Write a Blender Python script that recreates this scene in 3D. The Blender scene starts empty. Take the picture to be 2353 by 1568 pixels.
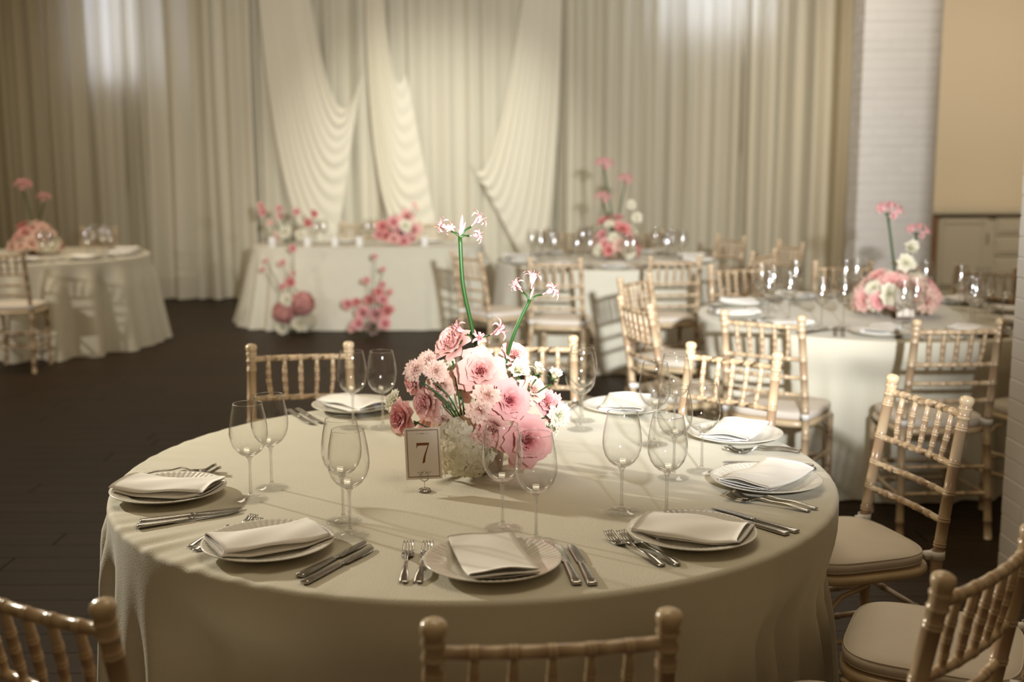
import bpy, math, random
from mathutils import Vector, Matrix
PI = math.pi
C = bpy.context.scene.collection
SC = bpy.context.scene

# ------------------------------------------------------------------ camera
F, PIT, ROLL, CAM = 2650.0, 0.15728, -0.004, Vector((0.095, -2.929, 1.565))
cd = bpy.data.cameras.new('camera'); cam = bpy.data.objects.new('camera', cd); C.objects.link(cam)
cam.matrix_world = Matrix.Translation(CAM) @ Matrix.Rotation(PI/2 - PIT, 4, 'X') @ Matrix.Rotation(ROLL, 4, 'Z')
cd.sensor_width = 36; cd.lens = F/2353*36; cd.clip_end = 60; cd.clip_start = 0.05
cd.dof.use_dof = True; cd.dof.focus_distance = 2.66; cd.dof.aperture_fstop = 2.3
SC.camera = cam

# ------------------------------------------------------------------ world, exposure, lights
SC.view_settings.view_transform = 'Standard'; SC.view_settings.look = 'None'
SC.view_settings.gamma = 1; SC.view_settings.use_curve_mapping = False
SC.view_settings.exposure = 0.12
SC.cycles.transparent_max_bounces = 48; SC.cycles.max_bounces = 10; SC.cycles.transmission_bounces = 10
SC.cycles.use_denoising = True; SC.cycles.sample_clamp_indirect = 6
SC.cycles.caustics_refractive = False; SC.cycles.caustics_reflective = False
w = bpy.data.worlds.new('world'); SC.world = w; w.use_nodes = True
w.node_tree.nodes['Background'].inputs[0].default_value = (1.0, 0.71, 0.41, 1)
w.node_tree.nodes['Background'].inputs[1].default_value = 0.145

def lamp(name, kind, loc, target, power, color, size, angle=60, blend=1.0):
    d = bpy.data.lights.new(name, kind); o = bpy.data.objects.new(name, d); C.objects.link(o)
    o.location = loc; o.rotation_euler = (Vector(target) - Vector(loc)).to_track_quat('-Z', 'Y').to_euler()
    d.energy = power; d.color = color
    if kind == 'SPOT': d.spot_size = math.radians(angle); d.spot_blend = blend; d.shadow_soft_size = size
    elif kind == 'AREA': d.size = size
    else: d.shadow_soft_size = size
    return o
# key light on a stand to the left of the front table
lamp('key_light', 'SPOT', (-3.0, 1.65, 1.98), (0.25, -0.35, 0.76), 400, (1, 0.93, 0.77), 0.05, 54, 0.8)
# flash beside the photographer, thrown over the front table into the hall
lamp('hall_flash', 'SPOT', (0.7, -3.0, 1.9), (0.45, 9.0, 2.0), 3050, (0.97, 0.99, 1.0), 0.06, 49.5, 1.0)
# ceiling spot on the head table and the drapes behind it
lamp('drape_spot', 'SPOT', (-0.5, 5.2, 4.4), (-0.75, 10.0, 1.15), 880, (0.98, 1.0, 0.95), 0.12, 44, 1.0)
# warm lamp on the plaster wall in the corner
lamp('corner_lamp', 'SPOT', (5.0, 6.6, 3.7), (5.4, 10.4, 1.4), 350, (1, 0.86, 0.68), 0.2, 110, 1.0)
# small spot left of the hall on the left round table
lamp('left_spot', 'SPOT', (-5.6, 0.8, 2.4), (-3.65, 6.4, 0.75), 330, (1, 0.93, 0.84), 0.06, 30, 0.9)
# warm ceiling lamps of the hall
lamp('ceiling_lamp', 'AREA', (0.2, 0.3, 4.3), (0.2, 0.3, 0), 34, (1, 0.85, 0.60), 1.8)
lamp('ceiling_lamp', 'AREA', (-3.4, 6.0, 4.3), (-3.4, 6.0, 0), 72, (1, 0.85, 0.64), 1.8)
lamp('ceiling_lamp', 'AREA', (2.4, 5.2, 4.3), (2.4, 5.2, 0), 44, (1, 0.87, 0.70), 1.8)

# pixel of the photograph -> point of the hall: on a horizontal plane, or on a plane of given depth
def ray(px, py):
    u, v = px - 1176.5, py - 784; c, s = math.cos(ROLL), math.sin(ROLL)
    a, b = c*u + s*v, -s*u + c*v
    return Vector((a, F*math.cos(PIT) - b*math.sin(PIT), -F*math.sin(PIT) - b*math.cos(PIT)))
def on(px, py, z=0.76):
    d = ray(px, py); return CAM + d*((z - CAM.z)/d.z)
def at(px, py, Y):
    d = ray(px, py); return CAM + d*((Y - CAM.y)/d.y)
def proj(P):
    d = P - CAM; fw = d.y*math.cos(PIT) - d.z*math.sin(PIT); up = d.y*math.sin(PIT) + d.z*math.cos(PIT)
    if fw < 0.1: return (-9999, -9999)
    return (1176.5 + F*d.x/fw, 784 - F*up/fw)

# ------------------------------------------------------------------ materials
def mat(name, color, rough=0.6, metal=0.0, bump=0.0, bscale=60, vary=0.0, vscale=4, stretch=None, tone=None,
        sheen=0.0, sss=0.0, spec=0.5, transl=0.0, objvar=0.0, coat=0.0):
    m = bpy.data.materials.new(name); m.use_nodes = True; nt = m.node_tree; N, L = nt.nodes, nt.links
    p = N['Principled BSDF']
    p.inputs['Roughness'].default_value = rough; p.inputs['Metallic'].default_value = metal
    p.inputs['Specular IOR Level'].default_value = spec
    if sheen: p.inputs['Sheen Weight'].default_value = sheen
    if coat: p.inputs['Coat Weight'].default_value = coat; p.inputs['Coat Roughness'].default_value = 0.15
    tc = N.new('ShaderNodeTexCoord'); mp = N.new('ShaderNodeMapping'); L.new(tc.outputs['Object'], mp.inputs[0])
    if stretch: mp.inputs['Scale'].default_value = stretch
    col = N.new('ShaderNodeRGB'); col.outputs[0].default_value = (*color, 1); out = col.outputs[0]
    def mix(a, b_col, fac):
        x = N.new('ShaderNodeMix'); x.data_type = 'RGBA'; L.new(a, x.inputs[6])
        x.inputs[7].default_value = (*b_col, 1); L.new(fac, x.inputs[0]); return x.outputs[2]
    if vary:
        nz = N.new('ShaderNodeTexNoise'); nz.inputs['Scale'].default_value = vscale; nz.inputs['Detail'].default_value = 5
        L.new(mp.outputs[0], nz.inputs['Vector'])
        mr = N.new('ShaderNodeMapRange'); mr.inputs[1].default_value = 0.35; mr.inputs[2].default_value = 0.7
        mr.inputs[3].default_value = 0; mr.inputs[4].default_value = vary; L.new(nz.outputs[0], mr.inputs[0])
        out = mix(out, [c*0.45 for c in color], mr.outputs[0])
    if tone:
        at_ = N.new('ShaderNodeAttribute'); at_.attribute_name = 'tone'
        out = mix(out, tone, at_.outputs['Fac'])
    if objvar:
        oi = N.new('ShaderNodeObjectInfo'); mr = N.new('ShaderNodeMapRange'); mr.inputs[4].default_value = objvar
        L.new(oi.outputs['Random'], mr.inputs[0]); out = mix(out, [c*0.4 for c in color], mr.outputs[0])
    L.new(out, p.inputs['Base Color'])
    if bump:
        nb = N.new('ShaderNodeTexNoise'); nb.inputs['Scale'].default_value = bscale; nb.inputs['Detail'].default_value = 3
        L.new(mp.outputs[0], nb.inputs['Vector'])
        b = N.new('ShaderNodeBump'); b.inputs['Strength'].default_value = bump; b.inputs['Distance'].default_value = 0.002
        L.new(nb.outputs[0], b.inputs['Height']); L.new(b.outputs[0], p.inputs['Normal'])
    if transl:
        t = N.new('ShaderNodeBsdfTranslucent'); L.new(out, t.inputs[0])
        ms = N.new('ShaderNodeMixShader'); ms.inputs[0].default_value = transl
        L.new(p.outputs[0], ms.inputs[1]); L.new(t.outputs[0], ms.inputs[2])
        L.new(ms.outputs[0], N['Material Output'].inputs[0])
    return m

def glass_mat(name, rough, lift, base=0.0, gain=0.9):
    """thin clear glass: lets light through and reflects more towards grazing angles; the thick base of the bowl (tone) reflects most"""
    m = bpy.data.materials.new(name); m.use_nodes = True; nt = m.node_tree; N, L = nt.nodes, nt.links
    N.remove(N['Principled BSDF'])
    tr = N.new('ShaderNodeBsdfTransparent'); tr.inputs[0].default_value = (0.99, 0.99, 0.985, 1)
    gl = N.new('ShaderNodeBsdfAnisotropic'); gl.inputs['Roughness'].default_value = rough
    lw = N.new('ShaderNodeLayerWeight'); lw.inputs[0].default_value = 0.5
    pw = N.new('ShaderNodeMath'); pw.operation = 'POWER'; pw.inputs[1].default_value = 4.2; L.new(lw.outputs['Facing'], pw.inputs[0])
    ma = N.new('ShaderNodeMath'); ma.operation = 'MULTIPLY_ADD'; ma.inputs[1].default_value = gain; ma.inputs[2].default_value = lift
    L.new(pw.outputs[0], ma.inputs[0])
    at_ = N.new('ShaderNodeAttribute'); at_.attribute_name = 'tone'
    mb_ = N.new('ShaderNodeMath'); mb_.operation = 'MULTIPLY_ADD'; mb_.inputs[1].default_value = base; mb_.use_clamp = True
    L.new(at_.outputs['Fac'], mb_.inputs[0]); L.new(ma.outputs[0], mb_.inputs[2])
    ms = N.new('ShaderNodeMixShader'); L.new(mb_.outputs[0], ms.inputs[0])
    L.new(tr.outputs[0], ms.inputs[1]); L.new(gl.outputs[0], ms.inputs[2])
    L.new(ms.outputs[0], N['Material Output'].inputs[0]); return m

def emis(name, color, s):
    m = bpy.data.materials.new(name); m.use_nodes = True; nt = m.node_tree
    e = nt.nodes.new('ShaderNodeEmission'); e.inputs[0].default_value = (*color, 1); e.inputs[1].default_value = s
    nt.links.new(e.outputs[0], nt.nodes['Material Output'].inputs[0]); return m

M = dict(
    cloth=mat('ivory_cloth', (0.66, 0.625, 0.51), 0.85, bump=0.5, bscale=260, vary=0.06, vscale=9, sheen=0.15, spec=0.2),
    napkin=mat('white_napkin', (0.91, 0.885, 0.84), 0.9, bump=0.15, bscale=600, spec=0.15),
    china=mat('white_china', (0.74, 0.71, 0.63), 0.22, spec=0.5, coat=0.3),
    steel=mat('polished_steel', (0.47, 0.455, 0.43), 0.15, 1.0, bump=0.02, bscale=40),
    gem=mat('glass_stones', (0.85, 0.85, 0.82), 0.12, 1.0),
    glass=glass_mat('thin_glass', 0.03, 0.018, 0.30, 1.1),
    stemglass=glass_mat('stem_glass', 0.05, 0.28, 0.1),
    footglass=glass_mat('foot_glass', 0.06, 0.06, 0.0, 0.35),
    farglass=glass_mat('far_glass', 0.12, 0.09, 0.5),
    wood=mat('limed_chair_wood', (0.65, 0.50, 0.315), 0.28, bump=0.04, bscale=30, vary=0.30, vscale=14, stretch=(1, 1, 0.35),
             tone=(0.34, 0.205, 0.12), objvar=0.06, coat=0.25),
    cushion=mat('cream_cushion_fabric', (0.72, 0.65, 0.56), 0.9, bump=0.2, bscale=200, vary=0.05, vscale=8, spec=0.2),
    strap=mat('white_strap', (0.78, 0.75, 0.70), 0.8),
    plank=mat('dark_stained_plank', (0.042, 0.025, 0.012), 0.5, bump=0.25, bscale=14, vary=0.75, vscale=5, stretch=(0.35, 6, 1), objvar=0.35, spec=0.14),
    gap=mat('dark_joint', (0.014, 0.009, 0.006), 0.8),
    curtain=mat('ivory_voile', (0.70, 0.645, 0.50), 0.9, bump=0.05, bscale=90, spec=0.1, transl=0.22),
    swag=mat('ivory_swag', (0.71, 0.655, 0.515), 0.85, spec=0.1, transl=0.12),
    plaster=mat('beige_plaster', (0.70, 0.62, 0.48), 0.9, bump=0.1, bscale=30, spec=0.1),
    brick=mat('white_painted_brick', (0.70, 0.66, 0.60), 0.7, bump=0.5, bscale=45, objvar=0.06, spec=0.3),
    cabinet=mat('grey_painted_cabinet', (0.50, 0.46, 0.36), 0.5),
    brown=mat('brown_cabinet_wood', (0.22, 0.12, 0.06), 0.45, vary=0.4, vscale=6, stretch=(4, 4, 0.5)),
    brass=mat('aged_metal', (0.25, 0.2, 0.13), 0.35, 1.0),
    skyp=emis('daylight_pane', (0.62, 0.70, 1.0), 6.5),
    frame=mat('window_frame_paint', (0.6, 0.58, 0.55), 0.5),
    stem=mat('flower_stem', (0.018, 0.075, 0.010), 0.4, vary=0.3, vscale=20),
    leaf=mat('dark_leaf', (0.03, 0.09, 0.025), 0.4),
    rose_pale=mat('pale_pink_petal', (0.83, 0.53, 0.47), 0.6, tone=(0.74, 0.26, 0.25), spec=0.2, transl=0.22, vary=0.08, vscale=30),
    rose_deep=mat('pink_petal', (0.82, 0.47, 0.45), 0.6, tone=(0.70, 0.15, 0.19), spec=0.2, transl=0.22, vary=0.08, vscale=30),
    blush=mat('blush_petal', (0.84, 0.62, 0.52), 0.65, tone=(0.80, 0.48, 0.40), spec=0.2, transl=0.22),
    white=mat('white_petal', (0.84, 0.80, 0.66), 0.65, tone=(0.72, 0.70, 0.42), spec=0.2, transl=0.22),
    hydr=mat('cream_hydrangea_petal', (0.90, 0.85, 0.72), 0.65, tone=(0.76, 0.72, 0.48), spec=0.2, transl=0.4),
    pinkhyd=mat('pink_hydrangea_petal', (0.72, 0.38, 0.34), 0.65, tone=(0.62, 0.24, 0.22), spec=0.2, transl=0.2),
    red=mat('coral_petal', (0.74, 0.33, 0.30), 0.6, tone=(0.62, 0.13, 0.14), spec=0.2, transl=0.2),
    nerine=mat('nerine_petal', (0.82, 0.49, 0.49), 0.55, tone=(0.74, 0.31, 0.31), spec=0.2, transl=0.25),
    yellow=mat('stamen', (0.55, 0.42, 0.10), 0.6),
    bowl=mat('vase_ceramic', (0.30, 0.22, 0.14), 0.4),
    card=mat('card_paper', (0.80, 0.74, 0.66), 0.85, bump=0.1, bscale=900, spec=0.2),
    ink=mat('russet_ink', (0.19, 0.055, 0.012), 0.7),
    inkline=mat('pale_russet_ink', (0.34, 0.15, 0.07), 0.7),
    candle=mat('white_wax', (0.85, 0.83, 0.78), 0.5, sss=0.2),
    tabletop=mat('plywood', (0.4, 0.28, 0.16), 0.6, vary=0.3),
)

# ------------------------------------------------------------------ mesh building
class MB:
    def __init__(s): s.v = []; s.f = []; s.t = []
    def add(s, vs, fs, tone=0.0):
        o = len(s.v); s.v += [tuple(x) for x in vs]
        s.t += list(tone) if hasattr(tone, '__len__') else [tone]*len(vs)
        s.f += [tuple(i + o for i in f) for f in fs]; return s
    def grid(s, rows, cu=False, cv=False, tone=0.0):
        n, m = len(rows), len(rows[0]); fs = []
        for i in range(n if cu else n - 1):
            for j in range(m if cv else m - 1):
                a, b = i, (i + 1) % n; c, d = j, (j + 1) % m
                fs.append((a*m + c, a*m + d, b*m + d, b*m + c))
        return s.add([p for r in rows for p in r], fs, tone)
    def lathe(s, prof, seg=24, mtx=None, tones=None):
        rows = []; tn = []
        for k, (r, z) in enumerate(prof):
            row = [Vector((r*math.cos(2*PI*i/seg), r*math.sin(2*PI*i/seg), z)) for i in range(seg)]
            rows.append([mtx @ p for p in row] if mtx else row); tn += [tones[k] if tones else 0.0]*seg
        return s.grid(rows, cv=True, tone=tn)
    def tube(s, pts, rad, seg=8, tones=None, cap=True):
        pts = [Vector(p) for p in pts]; rows = []; tn = []; n = len(pts)
        up = Vector((0.13, 0.21, 0.97)); 
        for i, p in enumerate(pts):
            d = (pts[min(i + 1, n - 1)] - pts[max(i - 1, 0)]).normalized()
            if abs(d.dot(up)) > 0.97: up = Vector((0.95, 0.2, 0.1))
            a = d.cross(up).normalized(); b = a.cross(d); up = b if False else up
            r = rad[i] if hasattr(rad, '__len__') else rad
            rows.append([p + (a*math.cos(2*PI*k/seg) + b*math.sin(2*PI*k/seg))*r for k in range(seg)])
            tn += [tones[i] if tones else 0.0]*seg
        o = len(s.v); s.grid(rows, cv=True, tone=tn)
        if cap:
            s.f.append(tuple(o + k for k in range(seg))); s.f.append(tuple(o + (n - 1)*seg + k for k in reversed(range(seg))))
        return s
    def box(s, c, d, bev=0.0):
        x, y, z = c; a, b, h = d[0]/2, d[1]/2, d[2]/2
        if bev <= 0:
            vs = [(x + i*a, y + j*b, z + k*h) for i in (-1, 1) for j in (-1, 1) for k in (-1, 1)]
            return s.add(vs, [(0, 1, 3, 2), (4, 6, 7, 5), (0, 4, 5, 1), (2, 3, 7, 6), (0, 2, 6, 4), (1, 5, 7, 3)])
        rows = []
        for dz, e in ((-h, bev), (-h + bev, 0), (h - bev, 0), (h, bev)):
            A, B, q = a - e, b - e, bev
            rows.append([(x + px, y + py, z + dz) for px, py in ((-A + q, -B), (A - q, -B), (A, -B + q), (A, B - q), (A - q, B), (-A + q, B), (-A, B - q), (-A, -B + q))])
        o = len(s.v); s.grid(rows, cv=True); s.f.append(tuple(o + k for k in reversed(range(8)))); s.f.append(tuple(o + 24 + k for k in range(8)))
        return s
    def loft(s, secs, close=True, tone=0.0):
        o = len(s.v); m = len(secs[0]); s.grid(secs, cv=True, tone=tone)
        if close:
            s.f.append(tuple(o + k for k in reversed(range(m)))); s.f.append(tuple(o + (len(secs) - 1)*m + k for k in range(m)))
        return s
    def mesh(s, name, m, smooth=True):
        me = bpy.data.meshes.new(name); me.from_pydata(s.v, [], s.f)
        a = me.attributes.new('tone', 'FLOAT', 'POINT'); a.data.foreach_set('value', s.t)
        if smooth: me.polygons.foreach_set('use_smooth', [True]*len(me.polygons))
        me.materials.append(M[m] if isinstance(m, str) else m); me.update(); return me

def obj(name, me, parent=None, loc=None, rot=None, mtx=None, label=None, smooth=True, m=None):
    if isinstance(me, MB): me = me.mesh(name, m, smooth)
    o = bpy.data.objects.new(name, me); C.objects.link(o)
    if parent: o.parent = parent
    if mtx is not None: o.matrix_local = mtx
    if loc is not None: o.location = loc
    if rot is not None: o.rotation_euler = rot
    if label: o['label'] = label
    return o
def tag(o, label, cat, group=None, kind=None):
    o['label'] = label; o['category'] = cat
    if group: o['group'] = group
    if kind: o['kind'] = kind
    return o
def thing(name, loc, label, cat, group=None, rz=0.0):
    o = bpy.data.objects.new(name, None); C.objects.link(o); o.empty_display_size = 0.1
    o.location = loc; o.rotation_euler = (0, 0, rz); return tag(o, label, cat, group)
def struct(o, label=None):
    o['kind'] = 'structure'
    if label: o['label'] = label
    return o
def copy_tree(o, parent=None):
    c = o.copy(); C.objects.link(c)
    if parent: c.parent = parent
    for ch in KIDS.get(o.name, []): copy_tree(ch, c)
    return c
KIDS = {}
def remember(root):
    for o in list(bpy.data.objects):
        if o.parent: 
            l = KIDS.setdefault(o.parent.name, [])
            if o not in l: l.append(o)
def sm(a, b, x):
    t = min(1, max(0, (x - a)/(b - a))); return t*t*(3 - 2*t)
ORD = ['leftmost', 'second from the left', 'third from the left', 'fourth from the left', 'fifth from the left', 'sixth from the left',
       'seventh from the left', 'eighth from the left', 'ninth from the left', 'tenth from the left', 'eleventh from the left',
       'twelfth from the left', 'thirteenth from the left', 'fourteenth from the left', 'fifteenth from the left', 'sixteenth from the left',
       'seventeenth from the left', 'eighteenth from the left', 'nineteenth from the left', 'twentieth from the left']

# ------------------------------------------------------------------ floor
fl = struct(obj('floor', MB().box((-0.2, 4.0, -0.06), (14, 15, 0.09)), m='gap', smooth=False), 'dark stained wooden plank floor')
rng = random.Random(3)
def plank_mb(L, wd):
    return MB().box((0, 0, -0.0075), (L, wd, 0.015), 0.0012)
PW = 0.15; pm = plank_mb(1.795, PW - 0.0015).mesh('plank', 'plank', smooth=False)
cands = []; rest = MB()
row = 0; y = -3.4
while y < 11:
    x = -7.0 + rng.random()*1.8 - 1.0
    while x < 6.6:
        c = Vector((x + 0.9, y, 0)); vis = False
        for k in range(5):
            q = proj(c + Vector((-0.9 + 0.45*k, 0, 0)))
            if -60 < q[0] < 2413 and 500 < q[1] < 1640: vis = True
        hid = (c - Vector((0, 0, 0))).length < 0.8 or ((c.x > -0.3 and c.y > 3.0))
        if vis and not hid: cands.append((c - CAM).length); cands[-1] = (cands[-1], c)
        else: rest.box((c.x, c.y, -0.0075), (1.795, PW - 0.0015, 0.015))
        x += 1.8
    y += PW
cands.sort(key=lambda a: a[0])
for d, c in cands[:290]:
    obj('plank', pm, fl, loc=c)
for d, c in cands[290:]: rest.box((c.x, c.y, -0.0075), (1.795, PW - 0.0015, 0.015))
o = obj('distant_planks', rest, fl, m='plank', smooth=False); o['kind'] = 'stuff'

# ------------------------------------------------------------------ walls, windows, pillars
struct(obj('wall_back', MB().box((0, 10.55, 2.3), (14, 0.2, 4.6)), m='plaster', smooth=False), 'beige plaster wall behind the drapes')
struct(obj('wall_left', MB().box((-7.0, 4, 2.3), (0.2, 13, 4.6)), m='plaster', smooth=False), 'beige plaster side wall')
struct(obj('wall_right', MB().box((6.9, 4, 2.3), (0.2, 13, 4.6)), m='plaster', smooth=False), 'beige plaster side wall')
for k, (x0, x1, z0, z1) in enumerate(((-4.62, -3.86, 2.42, 3.7), (1.75, 2.95, 2.92, 4.1))):
    n = 'window_%d' % (k + 1); mb = MB(); t = 0.05
    cx, cz = (x0 + x1)/2, (z0 + z1)/2
    for b in (((x0, 10.4, cz), (t, 0.08, z1 - z0)), ((x1, 10.4, cz), (t, 0.08, z1 - z0)), ((cx, 10.4, z0), (x1 - x0 + t, 0.08, t)),
              ((cx, 10.4, z1), (x1 - x0 + t, 0.08, t)), ((cx, 10.4, cz), (t, 0.08, z1 - z0))): mb.box(*b)
    wn = struct(obj(n, mb, m='frame', smooth=False), 'pale daylight window glowing through the voile drape')
    for xa, xb in ((x0 + 0.03, cx - 0.03), (cx + 0.03, x1 - 0.03)):
        obj('pane', MB().box(((xa + xb)/2, 10.42, cz), (xb - xa, 0.01, z1 - z0 - 0.05)), wn, m='skyp', smooth=False)

def brick_pillar(name, x0, x1, y0, y1, zt, faces, label):
    p = struct(obj(name, MB().box(((x0 + x1)/2, (y0 + y1)/2, zt/2), (x1 - x0 - 0.002, y1 - y0 - 0.002, zt)), m='brick', smooth=False), label)
    meshes = {}
    r = random.Random(7)
    def br(L, horiz):
        key = (round(L, 3), horiz)
        if key not in meshes:
            d = (L, 0.03, 0.0725) if horiz else (0.03, L, 0.0725)
            meshes[key] = MB().box((0, 0, 0), d, 0.0028).mesh('brick', 'brick', smooth=False)
        return meshes[key]
    n = int(zt/0.075)
    for i in range(n):
        z = 0.037 + i*0.075
        for f in faces:
            a, b = (x0, x1) if f == 'front' else (y0, y1)
            # a stretcher bond with cut ends
            first = 0.105 if i % 2 else 0.215
            cuts = [a]; q = a + first
            while q < b - 0.06: cuts.append(q); q += 0.225
            cuts.append(b)
            for c0, c1 in zip(cuts[:-1], cuts[1:]):
                L = c1 - c0 - 0.0025; mid = (c0 + c1)/2; pr = r.uniform(-0.0012, 0.0012)
                if f == 'front': obj('brick', br(L, True), p, loc=(mid, y0 + 0.012 + pr, z))
                else: obj('brick', br(L, False), p, loc=(x0 + 0.012 + pr, mid, z))
    return p
brick_pillar('pillar', 2.905, 3.525, 6.5, 6.8, 3.4, ('front', 'left'), 'white painted brick pillar beside the drapes')
brick_pillar('pillar', 1.955, 2.45, 0.80, 1.30, 3.4, ('front', 'left'), 'white painted brick pillar near the cream chairs')

# ------------------------------------------------------------------ drapes
def curtain(x0, x1, y0, seed, pitch, amp, label, flare=0.0, z1=4.5):
    r = random.Random(seed); pl = []; x = x0
    while x < x1:
        wd = pitch*r.uniform(0.55, 1.6); pl.append((x, wd, r.uniform(0.5, 1.2), r.uniform(-1, 1))); x += wd
    xs = []
    for (a, wd, h, s) in pl:
        for k in range(10): xs.append((min(a + wd*k/10, x1), k/10, h, s, wd))
    rows = []
    for i in range(13):
        t = i/12; z = 0.012 + (z1 - 0.012)*(1 - t); row = []
        for (xx, u, h, s, wd) in xs:
            e = 0.55 + 0.45*t**0.0 * (0.7 + 0.5*t)
            prof = (0.5 - 0.5*math.cos(2*PI*u))**0.8
            sx = s*0.05*math.sin(PI*t)*0.6 + flare*(t - 0.5)*(xx - (x0 + x1)/2)/(x1 - x0)*0.3
            yy = y0 - amp*h*prof*e - 0.02*math.sin(xx*1.9 + seed)
            row.append((xx + sx + 0.02*math.sin(2*PI*u + s*2)*h, yy, z))
        rows.append(row)
    return tag(obj('curtain', MB().grid(rows), m='curtain'), label, 'curtain', 'ivory drapes along the back wall')
curtain(-6.8, -3.94, 10.22, 11, 0.17, 0.16, 'ivory pleated voile drape behind the left round table, window glowing through')
curtain(-4.0, -2.74, 10.08, 5, 0.20, 0.16, 'ivory pleated drape between the left round table and the head table')
curtain(-2.78, 0.62, 10.22, 8, 0.17, 0.09, 'brightly lit ivory drape under the swags, behind the head table')
curtain(0.60, 4.5, 10.12, 21, 0.19, 0.16, 'long ivory pleated drape behind the rear table, ending at the brick pillar')

def swag(name, Ls, Cs, Rs, Y, nf, label, amp=0.030, seed=0):
    r = random.Random(seed); rows = []; nt = nf*8; ph = [r.uniform(0.7, 1.3) for _ in range(nf + 1)]
    for i in range(nt + 1):
        t = i/nt; lp = lambda a, b: a + (b - a)*t
        P0 = at(lp(Ls[0][0], Ls[1][0]), lp(Ls[0][1], Ls[1][1]), Y); P1 = at(lp(Cs[0][0], Cs[1][0]), lp(Cs[0][1], Cs[1][1]), Y)
        P2 = at(lp(Rs[0][0], Rs[1][0]), lp(Rs[0][1], Rs[1][1]), Y); row = []
        k = min(nf - 1, i//8); a = amp*ph[k]*(0.5 - 0.5*math.cos(2*PI*(i % 8)/8))
        for j in range(25):
            s = j/24; p = P0*(1 - s)**2 + P1*2*s*(1 - s) + P2*s*s
            row.append((p.x, p.y - a*(0.35 + 0.65*math.sin(PI*min(1, s*1.05))) - 0.03*math.sin(PI*s), p.z))
        rows.append(row)
    return tag(obj('swag', MB().grid(rows), m='swag'), label, 'curtain', 'swags over the head table')
swag('swag', ((708, -40), (590, -40)), ((782, 440), (640, 560)), ((838, 120), (760, 660)), 10.00, 11, 'left ivory swag, deepest of the drapes over the head table', seed=2)
swag('swag', ((878, -40), (838, -40)), ((905, 270), (850, 700)), ((932, 165), (1010, 560)), 9.98, 10, 'middle ivory swag draped high over the head table', seed=4)
swag('swag', ((1076, 360), (1235, 660)), ((1125, 520), (1285, 520)), ((1205, -40), (1292, -40)), 9.99, 9, 'right ivory swag sweeping up beside the plain pleats', seed=6)

# ------------------------------------------------------------------ built-in cabinet in the corner
cb = thing('cabinet', (5.35, 9.95, 0), 'pale panelled cabinet with drawers and brown side in the far corner', 'cabinet')
obj('body', MB().box((0.05, 0.2, 0.46), (1.14, 0.36, 0.92)), cb, m='cabinet', smooth=False)
obj('worktop', MB().box((0.03, 0.17, 0.95), (1.26, 0.46, 0.04), 0.006), cb, m='cabinet', smooth=False)
obj('side_panel', MB().box((-0.575, 0.18, 0.465), (0.11, 0.42, 0.93), 0.004), cb, m='brown', smooth=False, label='brown wooden side panel')
d = obj('door', MB().box((-0.22, 0.01, 0.50), (0.56, 0.02, 0.78), 0.004), cb, m='cabinet', smooth=False)
mb = MB()
for a in (((-0.22, -0.006, 0.84), (0.44, 0.012, 0.02)), ((-0.22, -0.006, 0.16), (0.44, 0.012, 0.02)), ((-0.44, -0.006, 0.5), (0.02, 0.012, 0.70)), ((0, -0.006, 0.5), (0.02, 0.012, 0.70))): mb.box(*a)
obj('door_moulding', mb, d, m='cabinet', smooth=False)
obj('handle', MB().tube([(0.045, -0.005, 0.60), (0.045, -0.03, 0.62), (0.045, -0.03, 0.70), (0.045, -0.005, 0.72)], 0.006), d, m='brass')
for k in range(3):
    dr = obj('drawer', MB().box((0.36, 0.01, 0.80 - k*0.23), (0.44, 0.02, 0.20), 0.004), cb, m='cabinet', smooth=False)
    obj('drawer_panel', MB().box((0.36, -0.004, 0.80 - k*0.23), (0.36, 0.012, 0.13), 0.004), dr, m='cabinet', smooth=False)

# ------------------------------------------------------------------ chiavari chair
def bamboo(mb, path, r, rings, seg=10, rh=0.0016, taper=None):
    """a turned rod along a polyline with raised double rings at given distances (metres) from its start"""
    P = [Vector(p) for p in path]; ls = [0]
    for a, b in zip(P[:-1], P[1:]): ls.append(ls[-1] + (b - a).length)
    T = ls[-1]; ss = {0.0: (0, 0), T: (0, 0)}
    for l in ls: ss[l] = (0, 0)
    for k in range(1, 8): ss[T*k/8] = (0, 0)
    for c in rings:
        for k in [x for x in ss if 0 < x < T and abs(x - c) < 0.014]: del ss[k]
        for off in (-0.0036, 0.0036):
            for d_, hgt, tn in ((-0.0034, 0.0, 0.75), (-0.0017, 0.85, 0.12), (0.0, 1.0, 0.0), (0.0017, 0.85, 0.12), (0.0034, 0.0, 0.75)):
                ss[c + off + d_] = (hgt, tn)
    pts, rad, tn = [], [], []
    for s_ in sorted(ss):
        if s_ < 0 or s_ > T: continue
        k = 0
        while k < len(ls) - 2 and s_ > ls[k + 1]: k += 1
        u = (s_ - ls[k])/(ls[k + 1] - ls[k]); pts.append(P[k].lerp(P[k + 1], u))
        rr = r if taper is None else taper(s_/T)*r
        rad.append(rr + rh*ss[s_][0]); tn.append(ss[s_][1])
    return mb.tube(pts, rad, seg, tn)

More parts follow.
